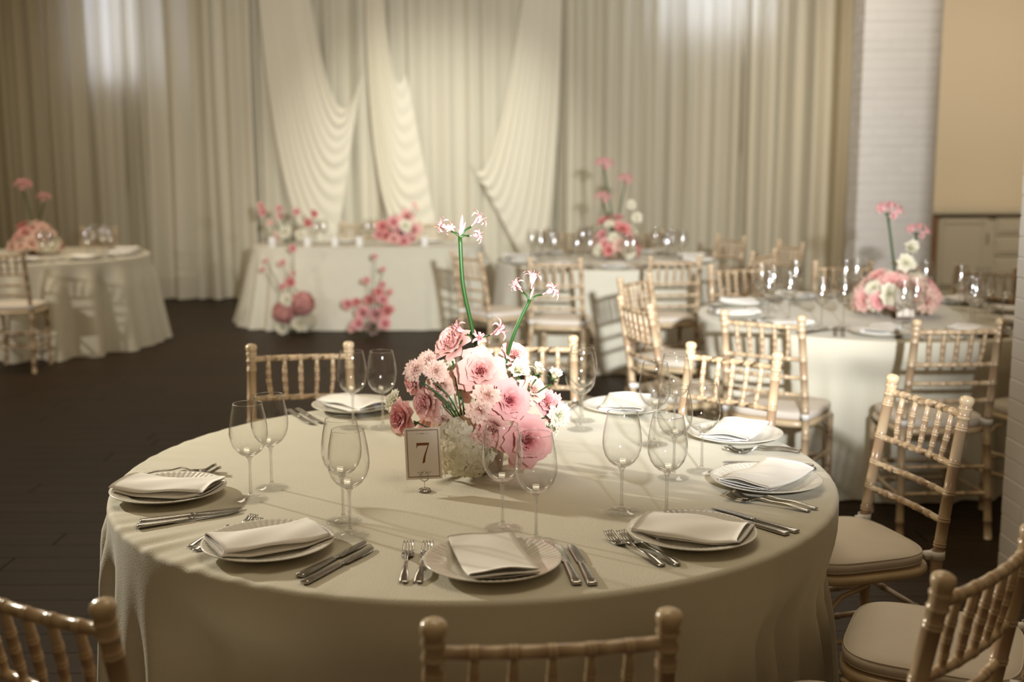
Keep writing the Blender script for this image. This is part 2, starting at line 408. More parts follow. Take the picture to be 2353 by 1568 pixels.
def post_y(z): return -0.185 + (0.185 - 0.235)*(1 - z/0.44) if z < 0.44 else -0.185 - 0.077*((z - 0.44)/0.465)**1.15
def post_x(z): return 0.186 - 0.018*z/0.905
def superell(a, b, n, k, cx=0, cy=0):
    t = 2*PI*k/n; c, s = math.cos(t), math.sin(t); e = 0.5
    return (cx + a*math.copysign(abs(c)**e, c), cy + b*math.copysign(abs(s)**e, s))
def make_chair(label):
    ch = thing('chiavari_chair', (0, 0, 0), label, 'chair', 'limed bamboo-style banquet chairs')
    # rear posts with finials
    for s in (-1, 1):
        mb = MB(); zs = [0, 0.22, 0.44, 0.6, 0.75, 0.86]
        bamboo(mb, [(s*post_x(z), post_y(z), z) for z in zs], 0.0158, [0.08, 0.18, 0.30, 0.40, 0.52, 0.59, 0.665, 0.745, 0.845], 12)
        top = Matrix.Translation((s*post_x(0.86), post_y(0.86), 0.855)) @ Matrix.Rotation(0.15, 4, 'X')
        obj('rear_post', mb, ch, m='wood')
        pr = [(0.0150, 0), (0.0160, 0.006), (0.0186, 0.009), (0.0186, 0.013), (0.0160, 0.016), (0.0160, 0.030), (0.0188, 0.034), (0.0188, 0.038), (0.0165, 0.041), (0.0175, 0.047), (0.0198, 0.054), (0.0200, 0.060), (0.0180, 0.066), (0.011, 0.0705), (0.001, 0.072)]
        tn = [0, 0.7, 0.05, 0.05, 0.7, 0, 0.1, 0.1, 0.75, 0.35, 0.05, 0, 0, 0, 0]
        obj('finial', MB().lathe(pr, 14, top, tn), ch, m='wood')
        mb = MB(); bamboo(mb, [(s*0.168, 0.165, 0), (s*0.168, 0.165, 0.435)], 0.0155, [0.06, 0.13, 0.21, 0.34], 12)
        obj('front_leg', mb, ch, m='wood')
    def rail(z, r, rings):
        x = post_x(z) - 0.008; y = post_y(z); n = 8
        pts = [(-x + 2*x*i/n, y - 0.012*math.sin(PI*i/n), z) for i in range(n + 1)]
        mb = MB(); bamboo(mb, pts, r, rings, 10, 0.0012); return mb
    sx = [-0.112, -0.056, 0, 0.056, 0.112]
    obj('crest_rail', rail(0.872, 0.0105, [post_x(0.872) - 0.008 + a for a in sx]), ch, m='wood')
    for z in (0.735, 0.655, 0.580):
        obj('rail', rail(z, 0.0095, [post_x(z) - 0.008 + a for a in (sx if z > 0.7 else (-0.1, -0.035, 0.035, 0.1))]), ch, m='wood')
    for a in sx:
        b = -0.012*math.cos(PI*a/0.33)
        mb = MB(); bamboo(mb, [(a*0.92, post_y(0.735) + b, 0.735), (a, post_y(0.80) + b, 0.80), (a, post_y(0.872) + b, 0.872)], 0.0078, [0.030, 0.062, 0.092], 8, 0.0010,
                          taper=lambda u: 0.8 + 0.35*math.sin(PI*min(1, u*0.9)))
        obj('spindle', mb, ch, m='wood')
    n = 40
    secs = []
    for z, e in ((0.432, 0.010), (0.436, 0.002), (0.445, 0), (0.456, 0.002), (0.460, 0.010)):
        secs.append([(*superell(0.198 - e, 0.198 - e, n, k, 0, 0.0), z) for k in range(n)])
    obj('seat_frame', MB().loft(secs), ch, m='wood')
    secs = []
    for z, e in ((0.461, 0.016), (0.466, 0.006), (0.478, 0), (0.490, 0.002), (0.497, 0.010), (0.502, 0.035), (0.506, 0.08), (0.508, 0.14)):
        secs.append([(*superell(0.192 - e, 0.190 - e, n, k, 0, 0.004), z + 0.0015*math.sin(5*k/n*2*PI + z*300)*(e > 0)) for k in range(n)])
    cu = obj('seat_cushion', MB().loft(secs), ch, m='cushion', label='cream fabric seat cushion tied to the posts')
    for zz, rr in ((0.494, 0.006), (0.468, 0.005)):
        obj('piping', MB().tube([(*superell(0.192 - rr + 0.001, 0.190 - rr + 0.001, 48, k, 0, 0.004), zz) for k in range(49)], 0.0022, 5, cap=False), cu, m='cushion')
    for s in (-1, 1):
        pr = [(0.0185, -0.012), (0.0192, -0.012), (0.0192, 0.012), (0.0185, 0.012), (0.0185, -0.012)]
        mb = MB().lathe(pr, 14, Matrix.Translation((s*post_x(0.49), post_y(0.49), 0.488)))
        mb.box((s*(post_x(0.49) - 0.01), post_y(0.49) + 0.022, 0.486), (0.022, 0.022, 0.02))
        obj('strap', mb, cu, m='strap')
    for z in (0.15, 0.235): obj('stretcher', bamboo(MB(), [(-0.166, 0.165, z), (0.166, 0.165, z)], 0.0085, [0.1, 0.232], 8, 0.002), ch, m='wood')
    for z in (0.19, 0.30): obj('stretcher', bamboo(MB(), [(-post_x(z), post_y(z), z), (post_x(z), post_y(z), z)], 0.0085, [0.1, 0.26], 8, 0.002), ch, m='wood')
    for s in (-1, 1):
        for z in (0.18, 0.27):
            obj('stretcher', bamboo(MB(), [(s*0.168, 0.165, z), (s*post_x(z), post_y(z), z)], 0.0085, [0.11, 0.28], 8, 0.002), ch, m='wood')
        mb = MB().tube([(s*0.17, 0.15, 0.35), (s*0.173, 0.10, 0.40), (s*0.176, 0.02, 0.425)], 0.007, 6); obj('brace', mb, ch, m='wood')
    return ch
chair0 = make_chair('limed bamboo-style chair in the centre front, its back towards the viewer')
remember(chair0); first_chair = [True]; SEATS = []
def chair(x, y, fx, fy, label, back=True):
    """x, y: middle of the back's top, or (back=False) of the seat; fx, fy: the way it faces"""
    l = math.hypot(fx, fy); fx /= l; fy /= l
    if first_chair[0]: c = chair0; first_chair[0] = False
    else: c = copy_tree(chair0)
    o = 0.26 if back else 0
    SEATS.append((x + fx*o, y + fy*o, fx, fy)); c.location = (x + fx*o, y + fy*o, 0); c.rotation_euler = (0, 0, math.atan2(fy, fx) - PI/2); c['label'] = label
    return c
# around the front table
chair(0.151, -1.372, -0.10, 1, 'amber toned bamboo-style chair, back to the viewer, in front of the centre plate')
chair(-0.655, -1.225, 0.50, 0.87, 'amber toned bamboo-style chair at the front table by the bare floor')
chair(0.885, -1.095, -0.70, 0.72, 'tan bamboo-style chair cut by the lower right corner, spindled back in front of a cushion')
chair(1.045, -0.475, -0.90, 0.42, 'chair between the ladder-back one and the corner one, mostly its plump cushion showing', back=False)
chair(1.275, 0.285, -0.96, -0.28, 'cream bamboo-style chair angled beside the front table, full ladder back and seat showing')
chair(0.85, 0.96, -0.66, -0.75, 'pale cream chair behind the napkin plates at the back of the front table')
chair(0.15, 1.23, 0.02, -1, 'pale bamboo-style chair behind the pink flower centrepiece')
chair(-0.652, 1.085, 0.15, -0.99, 'honey toned chair against the dark floor behind the front table')
# right table
RT = Vector((1.98, 2.98, 0))
chair(1.14, 1.84, 0.55, 0.84, 'cream chair, back to the viewer, at the left front of the right table')
chair(1.876, 1.623, -0.04, 1, 'cream chair, back to the viewer, before the right table, nearest the near pillar')
chair(0.66, 2.31, 0.95, 0.30, 'cream chair seen edge on at the far left of the right table')
chair(0.78, 3.44, 0.82, -0.57, 'cream chair behind the edge-on one, between the right and rear tables')
chair(1.47, 4.12, 0.28, -0.96, 'pale chair behind the right table left of its flowers')
chair(2.16, 4.24, -0.10, -1, 'pale chair half hidden behind the flowers of the right table')
chair(2.91, 3.90, -0.60, -0.80, 'honey toned chair in front of the corner cabinet at the right table')
chair(2.42, 1.98, -0.40, 0.90, 'chair mostly hidden by the near brick pillar, brown seat showing', back=False)
# rear table
chair(0.378, 4.58, 0.25, 0.97, 'pale chair, back to the viewer, at the front of the rear table')
chair(-0.22, 5.10, 0.80, 0.60, 'tan chair turned sideways at the left of the rear table by the head table')
chair(1.177, 4.69, -0.15, 0.98, 'pale chair at the right front of the rear table')
chair(1.86, 5.14, -0.78, 0.62, 'pale chair at the right side of the rear table')
chair(0.56, 7.62, 0.15, -1, 'blurred chair behind the rear table left of its flowers')
chair(1.29, 7.55, -0.3, -1, 'blurred chair behind the rear table right of its flowers')
chair(1.93, 6.74, -0.9, -0.5, 'blurred chair behind the rear table nearest the long pleated drape')
chair(2.25, 5.98, -0.94, -0.3, 'small brown chair at the outer right of the rear table')
# head table and left table
chair(-1.51, 9.20, 0, -1, 'blurred cream chair behind the head table, beside the airy flowers')
chair(-0.70, 9.20, 0, -1, 'blurred cream chair behind the head table, beside the dense coral flowers')
chair(-3.64, 5.47, -0.05, 1, 'pinkish cream chair, back to the viewer, at the left round table')
chair(-3.90, 8.27, -0.05, -1, 'brown chair behind the left round table')

# ------------------------------------------------------------------ tables with their cloths
def cloth(cx, cy, foot, H, amp, seed, label, group, flare=0.05, n=300, nf=26, dents=(), wr=None, gx=0.45, edge=None):
    """foot(theta) -> (x, y) outline of the table top; folds grow towards the hem; dents: where a seat pushes the cloth in"""
    r = random.Random(seed); comps = [(int(nf*r.uniform(0.6, 1.5)), r.uniform(0, 6.28), r.uniform(0.5, 1)) for _ in range(4)]
    rows = []
    th = [2*PI*k/n for k in range(n)]
    fold = []
    for a in th:
        v = sum(w_*math.sin(k*a + p + 0.7*math.sin(3*a + p)) for k, p, w_ in comps)/2.2
        fold.append(v)
    def dirn(a):
        x, y = foot(a); x2, y2 = foot(a + 0.01); x1, y1 = foot(a - 0.01); t = Vector((x2 - x1, y2 - y1, 0)).normalized()
        return Vector((t.y, -t.x, 0))
    nrm = [dirn(a) for a in th]; ft = [Vector((*foot(a), 0)) for a in th]
    rc = 0.013
    for s in (0.02, 0.2, 0.4, 0.58, 0.72, 0.82, 0.90, 0.95, 0.98):
        row = []
        for k, a in enumerate(th):
            z = H + 0.0006*math.sin(11*a + s*9) * s
            if wr: z += wr(a, s)
            row.append(ft[k]*s + Vector((0, 0, z)))
        rows.append(row)
    for q in range(0, 6):
        f = q/5*PI/2
        rows.append([ft[k] - nrm[k]*rc + nrm[k]*rc*math.sin(f)*1.0 + Vector((0, 0, H - rc + rc*math.cos(f))) + (Vector((0, 0, wr(a, 1.0))) if wr else Vector()) for k, a in enumerate(th)])
    NZ = 20
    for i in range(1, NZ + 1):
        t = (i/NZ)**1.15; z = (H - rc)*(1 - t) + 0.006*t; row = []
        for k, a in enumerate(th):
            A = amp(a) if callable(amp) else amp
            g0 = edge(a) if edge else gx
            g = sm(0, g0, t)*(0.35 + 0.65*t)
            off = flare*t**1.3 + A*g*(0.35 + fold[k])
            for (da, hw, dep) in dents:
                dd = (a - da + PI) % (2*PI) - PI
                if abs(dd) < hw*1.6: off -= dep*(1 - sm(hw*0.7, hw*1.6, abs(dd)))*sm(0.05, 0.30, t)
            row.append(ft[k] + nrm[k]*max(off, -0.3) + Vector((0, 0, z)))
        rows.append(row)
    mb = MB(); mb.grid(rows, cv=True); mb.f.append(tuple(range(n)))
    o = obj('tablecloth', mb, m='cloth'); o.location = (cx, cy, 0); return tag(o, label, 'tablecloth', group)
def dents_of(cx, cy, foot, cap=lambda a: 0.26):
    """where the seats of the chairs pushed up to a table press the cloth inwards"""
    out = []
    for x, y, fx, fy in SEATS:
        q = Vector((x + fx*0.205 - cx, y + fy*0.205 - cy, 0)); a = math.atan2(q.y, q.x); R = Vector((*foot(a), 0)).length
        if q.length < R + 0.09 and q.length > 0.4: out.append((a, 0.23/R, min(cap(math.degrees(a)), R + 0.10 - q.length)))
    return out
def table(cx, cy, foot, H, label):
    t = thing('banquet_table', (cx, cy, 0), label, 'table', 'tables under the floor-length cloths')
    secs = [[(*[c*0.985 for c in foot(2*PI*k/48)], z) for k in range(48)] for z in (H - 0.030, H - 0.006)]
    obj('tabletop', MB().loft(secs), t, m='tabletop', smooth=False)
    x0 = foot(0)[0]*0.5; y0 = foot(PI/2)[1]*0.5
    for sx_ in (-1, 1):
        for sy in (-1, 1): obj('leg', MB().tube([(sx_*x0, sy*y0, 0), (sx_*x0, sy*y0, H - 0.03)], 0.014, 8), t, m='brass')
circle = lambda R: (lambda a: (R*math.cos(a), R*math.sin(a)))
def oblong(a_, b_):
    def f(t):
        c, s = math.cos(t), math.sin(t); return (a_*math.copysign(abs(c)**0.6, c), b_*math.copysign(abs(s)**0.6, s))
    return f
def angd(a): return math.degrees((a + PI) % (2*PI) - PI)
def main_amp(a):
    d = angd(a)
    left = math.exp(-((abs(d) - 168)/28)**2) if d < 0 else math.exp(-((d - 180)/40)**2)
    right = math.exp(-((d + 22)/30)**2)
    return 0.006 + 0.042*left + 0.075*right
def main_edge(a):
    d = angd(a); left = math.exp(-((abs(d) - 165)/25)**2); right = math.exp(-((d + 25)/30)**2); return 0.75 - 0.62*left - 0.3*right
def main_wr(a, s):
    d = angd(a); m_ = math.exp(-((d + 140)/24)**2) + 0.35*math.exp(-((d + 20)/25)**2) + 0.3*math.exp(-((d - 165)/20)**2)
    return 0.0026*m_*sm(0.80, 0.97, s)*(math.sin(62*a + 5*s) + 0.6*math.sin(97*a + 1.3))
GC = 'ivory floor-length tablecloths'
table(0, 0, circle(0.915), 0.756, 'round banquet table beneath the cloth of the front table')
cloth(0, 0, circle(0.915), 0.76, main_amp, 4, 'ivory cloth draped over the large front table carrying the number card', GC, 0.02, 640, 42, dents=dents_of(0, 0, circle(0.915), lambda d: 0.055 if -60 < d < 35 else 0.26), wr=main_wr, edge=main_edge)
table(RT.x, RT.y, circle(0.915), 0.756, 'round banquet table beneath the cloth of the right table')
cloth(RT.x, RT.y, circle(0.915), 0.76, 0.022, 9, 'ivory cloth on the right round table beside the near pillar', GC, 0.05, 300, 22, dents=dents_of(RT.x, RT.y, circle(0.915)))
MT = Vector((0.85, 6.25, 0))
table(MT.x, MT.y, circle(0.88), 0.756, 'round banquet table beneath the cloth of the rear table')
cloth(MT.x, MT.y, circle(0.88), 0.76, 0.025, 12, 'ivory cloth on the rear round table in front of the long drape', GC, 0.05, 260, 24, dents=dents_of(MT.x, MT.y, circle(0.88)))
LT = Vector((-3.96, 6.95, 0))
table(LT.x, LT.y, circle(0.915), 0.756, 'round banquet table beneath the cloth of the left table')
cloth(LT.x, LT.y, circle(0.915), 0.76, 0.085, 15, 'dim ivory cloth with deep folds on the left round table', GC, 0.08, 300, 15, gx=0.3, dents=dents_of(LT.x, LT.y, circle(0.915)))
HT = Vector((-1.27, 8.12, 0)); hfoot = oblong(1.10, 0.42)
table(HT.x, HT.y, hfoot, 0.756, 'oblong head table beneath its floor-length cloth')
def ht_amp(a):
    return 0.075 + 0.03*math.sin(a*5)
cloth(HT.x, HT.y, hfoot, 0.76, ht_amp, 18, 'ivory cloth pooling at the floor around the head table', GC, 0.14, 320, 26, gx=0.3)

# ------------------------------------------------------------------ tableware
def plate_mesh():
    seg = 240; prof = [(0.000, 0.004), (0.060, 0.0042), (0.083, 0.0048), (0.090, 0.0070), (0.098, 0.0115), (0.108, 0.0145), (0.120, 0.0175), (0.130, 0.0200), (0.1360, 0.0215), (0.1375, 0.0208),
            (0.1365, 0.0190), (0.120, 0.0140), (0.098, 0.0060), (0.088, 0.0018), (0.080, 0.0), (0.072, 0.0), (0.070, 0.0012), (0.0, 0.0012)]
    mb = MB(); rows = []
    for i, (r, z) in enumerate(prof):
        row = []
        for k in range(seg):
            a = 2*PI*k/seg; dz = 0.0
            if 0.092 < r < 0.133 and i < 8: dz = 0.0005*(1 if k % 4 < 2 else -1)*(1 if (r < 0.106 or r > 0.118) else (1 if k % 8 < 4 else -0.3))
            row.append((r*math.cos(a), r*math.sin(a), z + dz))
        rows.append(row)
    return mb.grid(rows, cv=True).mesh('plate', 'china')
PLATE = plate_mesh()
def napkin_mesh(w_, l_, seed, puff=1.0):
    """a sheet folded in three: cross-section of the folds, carried along the length"""
    r = random.Random(seed); h = w_/2; path = []
    for i in range(7): path.append((-h*0.86 + (h*1.78)*i/6, 0.0035))
    for i in range(1, 6):
        f = PI*i/6; path.append((h*0.92 + 0.008*math.sin(f), 0.0035 + 0.005*(1 - math.cos(f))*0.5))
    for i in range(7): path.append((h*0.90 - (h*1.82)*i/6, 0.0085 + 0.002*math.sin(PI*i/6)))
    for i in range(1, 6):
        f = PI*i/6; path.append((-h*0.93 - 0.010*math.sin(f), 0.0085 + 0.0075*(1 - math.cos(f))*0.5))
    for i in range(10): path.append((-h*0.92 + (h*1.95)*i/9, 0.0165 + 0.0055*puff*math.sin(PI*i/9)))
    n = len(path); P = [Vector((x, 0, z)) for x, z in path]
    nr = []
    for i in range(n):
        d = (P[min(i + 1, n - 1)] - P[max(i - 1, 0)]).normalized(); nr.append(Vector((-d.z, 0, d.x)))
    th = 0.0013; outl = [P[i] + nr[i]*th for i in range(n)] + [P[i] - nr[i]*th for i in reversed(range(n))]
    lay = [i/(n - 1) for i in range(n)] + [i/(n - 1) for i in reversed(range(n))]
    jit = [r.uniform(-0.5, 0.5) for _ in range(8)]
    secs = []; NV = 18
    for j in range(NV + 1):
        v = j/NV; row = []
        for p, u in zip(outl, lay):
            e = (2*v - 1)*0.006*math.sin(u*7 + jit[0]*4)
            sag = 0.0028*math.sin(v*PI*2 + jit[1]*6)*u + 0.002*math.sin(v*9 + p.x*60 + jit[2]*5)*u
            pinch = 1 - 0.10*(1 - math.sin(PI*v))*u
            sk = 0.018*jit[3]*(v - 0.5)*u
            X, Y = p.x + sk, (v - 0.5)*l_ + e; up = 0.0135*sm(0.080, 0.135, math.hypot(X, Y))*(1 - 0.75*u) + 0.004*u
            row.append((X, Y, max(0.0012, p.z*pinch + sag*0.9*(p.z > 0.008)) + up))
        secs.append(row)
    mb = MB(); mb.grid(secs, cv=True)
    m = len(outl); o0 = 0; o1 = NV*m
    for i in range(n - 1):
        j = m - 1 - i
        mb.f.append((o0 + i, o0 + i + 1, o0 + j - 1, o0 + j)); mb.f.append((o1 + i + 1, o1 + i, o1 + j, o1 + j - 1))
    return mb.mesh('napkin', 'napkin')
NAPS = [napkin_mesh(0.128, 0.228, s, p) for s, p in ((1, 1.0), (2, 1.5), (3, 1.3), (4, 1.7))]

def strip(mb, cols, rows_, mask, top, thick):
    """solid sheet from grid cells that are on in mask; top(i, j) gives the upper surface"""
    idx = {}
    def vid(i, j, s):
        if (i, j, s) not in idx:
            p = top(i, j); idx[(i, j, s)] = len(mb.v); mb.v.append((p[0], p[1], p[2] - (thick if s else 0))); mb.t.append(0.0)
        return idx[(i, j, s)]
    on_ = lambda i, j: 0 <= i < rows_ and 0 <= j < cols and mask(i, j)
    for i in range(rows_):
        for j in range(cols):
            if not on_(i, j): continue
            q = [(i, j), (i, j + 1), (i + 1, j + 1), (i + 1, j)]
            mb.f.append(tuple(vid(a, b, 0) for a, b in q)); mb.f.append(tuple(vid(a, b, 1) for a, b in reversed(q)))
            for (di, dj), (a, b) in zip(((-1, 0), (0, 1), (1, 0), (0, -1)), ((0, 1), (1, 2), (2, 3), (3, 0))):
                if not on_(i + di, j + dj):
                    A, B = q[a], q[b]; mb.f.append((vid(*A, 0), vid(*A, 1), vid(*B, 1), vid(*B, 0)))
FL = 0.205
def fork_z(t):  # t along the length from the handle end
    return 0.004 + 0.008*sm(0.0, 0.30, t)*(1 - sm(0.35, 0.68, t)) + 0.013*sm(0.78, 0.66, t)*0 + 0.010*math.exp(-((t - 0.58)/0.10)**2) + 0.013*sm(0.84, 1.0, t)
def fork_meshes():
    mb = MB()   # head with four tines: 7 columns (tine, gap, tine ...)
    R = 14; xs = [0, 1.55, 2.25, 3.8, 4.5, 6.05, 6.75, 8.3]
    def top(i, j):
        t = 0.66 + 0.34*i/R; u = xs[j]/8.3*2 - 1
        wd = 0.0125*min(1, 0.30 + 0.70*sm(0.66, 0.74, t))*(1 - 0.06*sm(0.8, 1, t))
        x = u*wd
        if i == R: x = (math.floor(j/2)*2.25 + 0.775)/8.3*2 - 1; x = x*wd + (0.0006 if j % 2 else -0.0006)
        return (x, (t - 0.5)*FL, fork_z(t) - 0.0025*(1 - u*u)*sm(0.66, 0.76, t)*(1 - sm(0.9, 1, t)))
    strip(mb, 7, R, lambda i, j: j % 2 == 0 or i < 5, top, 0.0018)
    head = mb.mesh('fork_head', 'steel')
    mb = MB(); secs = []
    for i in range(25):
        t = 0.68*i/24; hw = 0.0035 + 0.0062*(1 - sm(0.02, 0.42, t)) - 0.002*(1 - sm(0, 0.02, t)); th = 0.0017 + 0.0007*math.sin(PI*min(1, t/0.68))
        y = (t - 0.5)*FL; z = fork_z(t) - 0.001
        secs.append([(hw*math.cos(2*PI*k/10), y, z + th*math.sin(2*PI*k/10)) for k in range(10)])
    return head, mb.loft(secs).mesh('fork_handle', 'steel')
FORK_H, FORK_S = fork_meshes()
KL = 0.235
def knife_meshes():
    def sec(y, hw, th, dx=0.0, z=0.0, e=0.6):
        r = []
        for k in range(14):
            a = 2*PI*k/14; c, s = math.cos(a), math.sin(a)
            r.append((dx + hw*math.copysign(abs(c)**e, c), y, z + th + th*math.copysign(abs(s)**e, s)))
        return r
    h = MB().loft([sec(-0.1175, 0.0070, 0.0018, z=0.0022), sec(-0.1160, 0.0094, 0.0034, z=0.0006), sec(-0.113, 0.0102, 0.0040), sec(-0.09, 0.0098, 0.0040), sec(-0.05, 0.0086, 0.0036),
                   sec(-0.02, 0.0074, 0.0032, z=0.0005), sec(-0.006, 0.0070, 0.0030, z=0.001), sec(0.0, 0.0068, 0.0028, z=0.0012)])
    b = MB().loft([sec(-0.001, 0.0060, 0.0018, z=0.002), sec(0.006, 0.0064, 0.0013, z=0.0025), sec(0.012, 0.0092, 0.0010, 0.0014, 0.0028), sec(0.05, 0.0102, 0.0009, 0.0016, 0.0028), sec(0.085, 0.0100, 0.0008, 0.0010, 0.0028),
                   sec(0.105, 0.0080, 0.0007, -0.0010, 0.0028), sec(0.1135, 0.0050, 0.0006, -0.0035, 0.0028), sec(0.1175, 0.0012, 0.0005, -0.0065, 0.0028)])
    return h.mesh('knife_handle', 'steel'), b.mesh('knife_blade', 'steel')
KNIFE_H, KNIFE_B = knife_meshes()

def glass_meshes():
    foot = [(0.0, 0.0), (0.036, 0.0), (0.0392, 0.0008), (0.0395, 0.0018), (0.036, 0.0026), (0.022, 0.0040), (0.010, 0.0068), (0.0062, 0.0105), (0.0050, 0.015), (0.0, 0.0151)]
    stem = [(0.0, 0.0145), (0.0048, 0.0145), (0.0040, 0.022), (0.0036, 0.050), (0.0036, 0.080), (0.0042, 0.094), (0.0056, 0.101), (0.0085, 0.1055), (0.0, 0.107)]
    out = [(0.0, 0.1065), (0.010, 0.1075), (0.020, 0.112), (0.030, 0.1205), (0.0385, 0.133), (0.0440, 0.149), (0.0455, 0.163), (0.0445, 0.180), (0.0415, 0.202), (0.0375, 0.222), (0.0345, 0.2350)]
    inn = [(r - 0.0009 if r > 0.002 else 0.0, z + (0.0035 if z < 0.115 else 0.001)) for r, z in reversed(out[:-1])]
    inn[-1] = (0.0, 0.1105)
    bowl = out + [(0.0342, 0.2358), (0.0337, 0.2352)] + inn
    tn = lambda p: [1.0 if z < 0.1125 else 0.55 if z < 0.121 else 0.15 if z < 0.134 else 0.0 for r, z in p]
    return [MB().lathe(p, s, None, tn(p) if n == 'bowl' else None).mesh(n, m) for p, s, n, m in ((bowl, 40, 'bowl', 'glass'), (stem, 14, 'stem', 'stemglass'), (foot, 36, 'foot', 'footglass'))]
GL_B, GL_S, GL_F = glass_meshes()
FAR_B = GL_B.copy(); FAR_B.materials[0] = M['farglass']
rim_mesh = MB().tube([(0.0344*math.cos(2*PI*k/48), 0.0344*math.sin(2*PI*k/48), 0.2352) for k in range(49)], 0.0007, 5, cap=False).mesh('rim', 'stemglass')
def wine_glass(x, y, z, label, group, scale=1.0, far=False):
    g = thing('wine_glass', (x, y, z), label, 'wine glass', group); g.scale = (scale,)*3
    b = obj('bowl', FAR_B if far else GL_B, g); obj('rim', rim_mesh, b); obj('stem', GL_S, g); obj('foot', GL_F, g); return g
def fork(p, ang, label, group, z=0.7612):
    f = thing('fork', (p[0], p[1], z), label, 'fork', group, ang); obj('fork_head', FORK_H, f); obj('handle', FORK_S, f); return f
def knife(p, ang, label, group, z=0.7612):
    f = thing('knife', (p[0], p[1], z), label, 'knife', group, ang); obj('handle', KNIFE_H, f); obj('blade', KNIFE_B, f); return f
def by_ends(fn, tail, head, label, group):
    a, b = on(*tail, 0.763), on(*head, 0.763); d = b - a
    return fn((a + b)/2, math.atan2(d.y, d.x) - PI/2, label, group)

Z = 0.7622
GP, GN, GF, GK, GG = 'plates on the front table', 'folded napkins on the front table', 'forks on the front table', 'knives on the front table', 'wine glasses on the front table'
# settings: plate centre in the photo, napkin turn (degrees, against the facing direction), mesh, words that single it out
SET = [
    ('front', (1132, 1299), 8, 0, 'nearest plate, straight behind the centre front chair', 0.0),
    ('left front', (617, 1257), -26, 2, 'plate left of the centre front one', 0.0),
    ('left', (388, 1134), -28, 1, 'plate at the left edge of the front table', 0.0),
    ('right front', (1590, 1233), 26, 3, 'plate right of the centre front one', 0.0),
    ('right', (1760, 1111), 60, 1, 'right edge plate by the ladder-back chair', 0.0),
    ('right rear', (1688, 1004), 40, 2, 'plate in front of the pale cream chair', 0.0),
    ('rear right', (1437, 940), 20, 0, 'plate beyond the flowers at their right', 0.0),
    ('rear left', (815, 938), 14, 3, 'plate left of the flowers by the honey toned chair', 0.0),
]
setframe = {}
for key, px, turn, nm, words, _ in SET:
    p = on(*px, 0.766); a = math.atan2(p.y, p.x); setframe[key] = (p, a)
    rz = a + PI/2
    t = tag(obj('plate', PLATE, loc=(p.x, p.y, Z), rot=(0, 0, rz)), 'white fluted china ' + words, 'plate', GP)
    tag(obj('napkin', NAPS[nm], loc=(p.x, p.y, Z + 0.0075), rot=(0.0, 0, rz + math.radians(turn))), 'folded white napkin on the ' + words, 'napkin', GN)
# cutlery whose two ends the photo shows: (tail, head)
for tl, hd, lab in (((925, 1353), (942, 1248), 'outer fork left of the nearest plate'), ((956, 1353), (988, 1248), 'inner fork left of the nearest plate'),
                    ((426, 1262), (594, 1193), 'farther fork under the rim of the plate left of centre'), ((435, 1272), (609, 1199), 'nearer fork under the rim of the plate left of centre'),
                    ((1541, 1311), (1379, 1226), 'outer fork left of the plate right of centre'), ((1575, 1308), (1410, 1226), 'inner fork left of the plate right of centre'),
                    ((1872, 1177), (1655, 1144), 'nearer fork between the two right-hand plates'), ((1888, 1171), (1674, 1139), 'farther fork between the two right-hand plates'),
                    ((1834, 1040), (1670, 1041), 'nearer fork in front of the plate by the pale cream chair'), ((1834, 1034), (1680, 1036), 'farther fork in front of the plate by the pale cream chair')):
    by_ends(fork, tl, hd, 'polished steel ' + lab, GF)
for tl, hd, lab in (((1330, 1351), (1277, 1246), 'inner knife right of the nearest plate'), ((1366, 1352), (1309, 1247), 'outer knife right of the nearest plate'),
                    ((682, 1329), (849, 1242), 'farther knife between the nearest plate and the left front one'), ((692, 1344), (865, 1256), 'nearer knife between the nearest plate and the left front one'),
                    ((314, 1202), (567, 1167), 'farther knife in front of the left edge plate'), ((305, 1213), (563, 1174), 'nearer knife in front of the left edge plate')):
    by_ends(knife, tl, hd, 'polished steel ' + lab, GK)
def local(key, dx, dy):
    p, a = setframe[key]; r = Vector((-math.sin(a), math.cos(a), 0)); f = Vector((-math.cos(a), -math.sin(a), 0))
    return p + r*dx + f*dy, a + PI/2
for key, dx, dy, fn, lab, g in (('right front', 0.170, -0.005, knife, 'inner knife, its handle showing right of the plate right of centre', GK), ('right front', 0.198, -0.010, knife, 'outer knife, its handle showing right of the plate right of centre', GK),
                             ('right', 0.172, -0.010, knife, 'inner knife half hidden behind the plate by the ladder-back chair', GK), ('right', 0.196, -0.005, knife, 'outer knife half hidden behind the plate by the ladder-back chair', GK),
                             ('left', -0.165, 0.03, fork, 'inner fork, only its tip showing behind the left edge plate', GF), ('left', -0.196, 0.02, fork, 'outer fork hidden behind the left edge plate', GF),
                             ('rear left', 0.165, 0.03, knife, 'inner knife left of the plate by the honey toned chair', GK), ('rear left', 0.195, 0.03, knife, 'outer knife left of the plate by the honey toned chair', GK),
                             ('rear right', 0.165, 0.02, knife, 'inner knife beside the plate right of the flowers', GK), ('rear right', 0.19, 0.01, knife, 'outer knife beside the plate right of the flowers', GK)):
    p, ang = local(key, dx, dy); fn(p, ang, 'polished steel ' + lab, g)
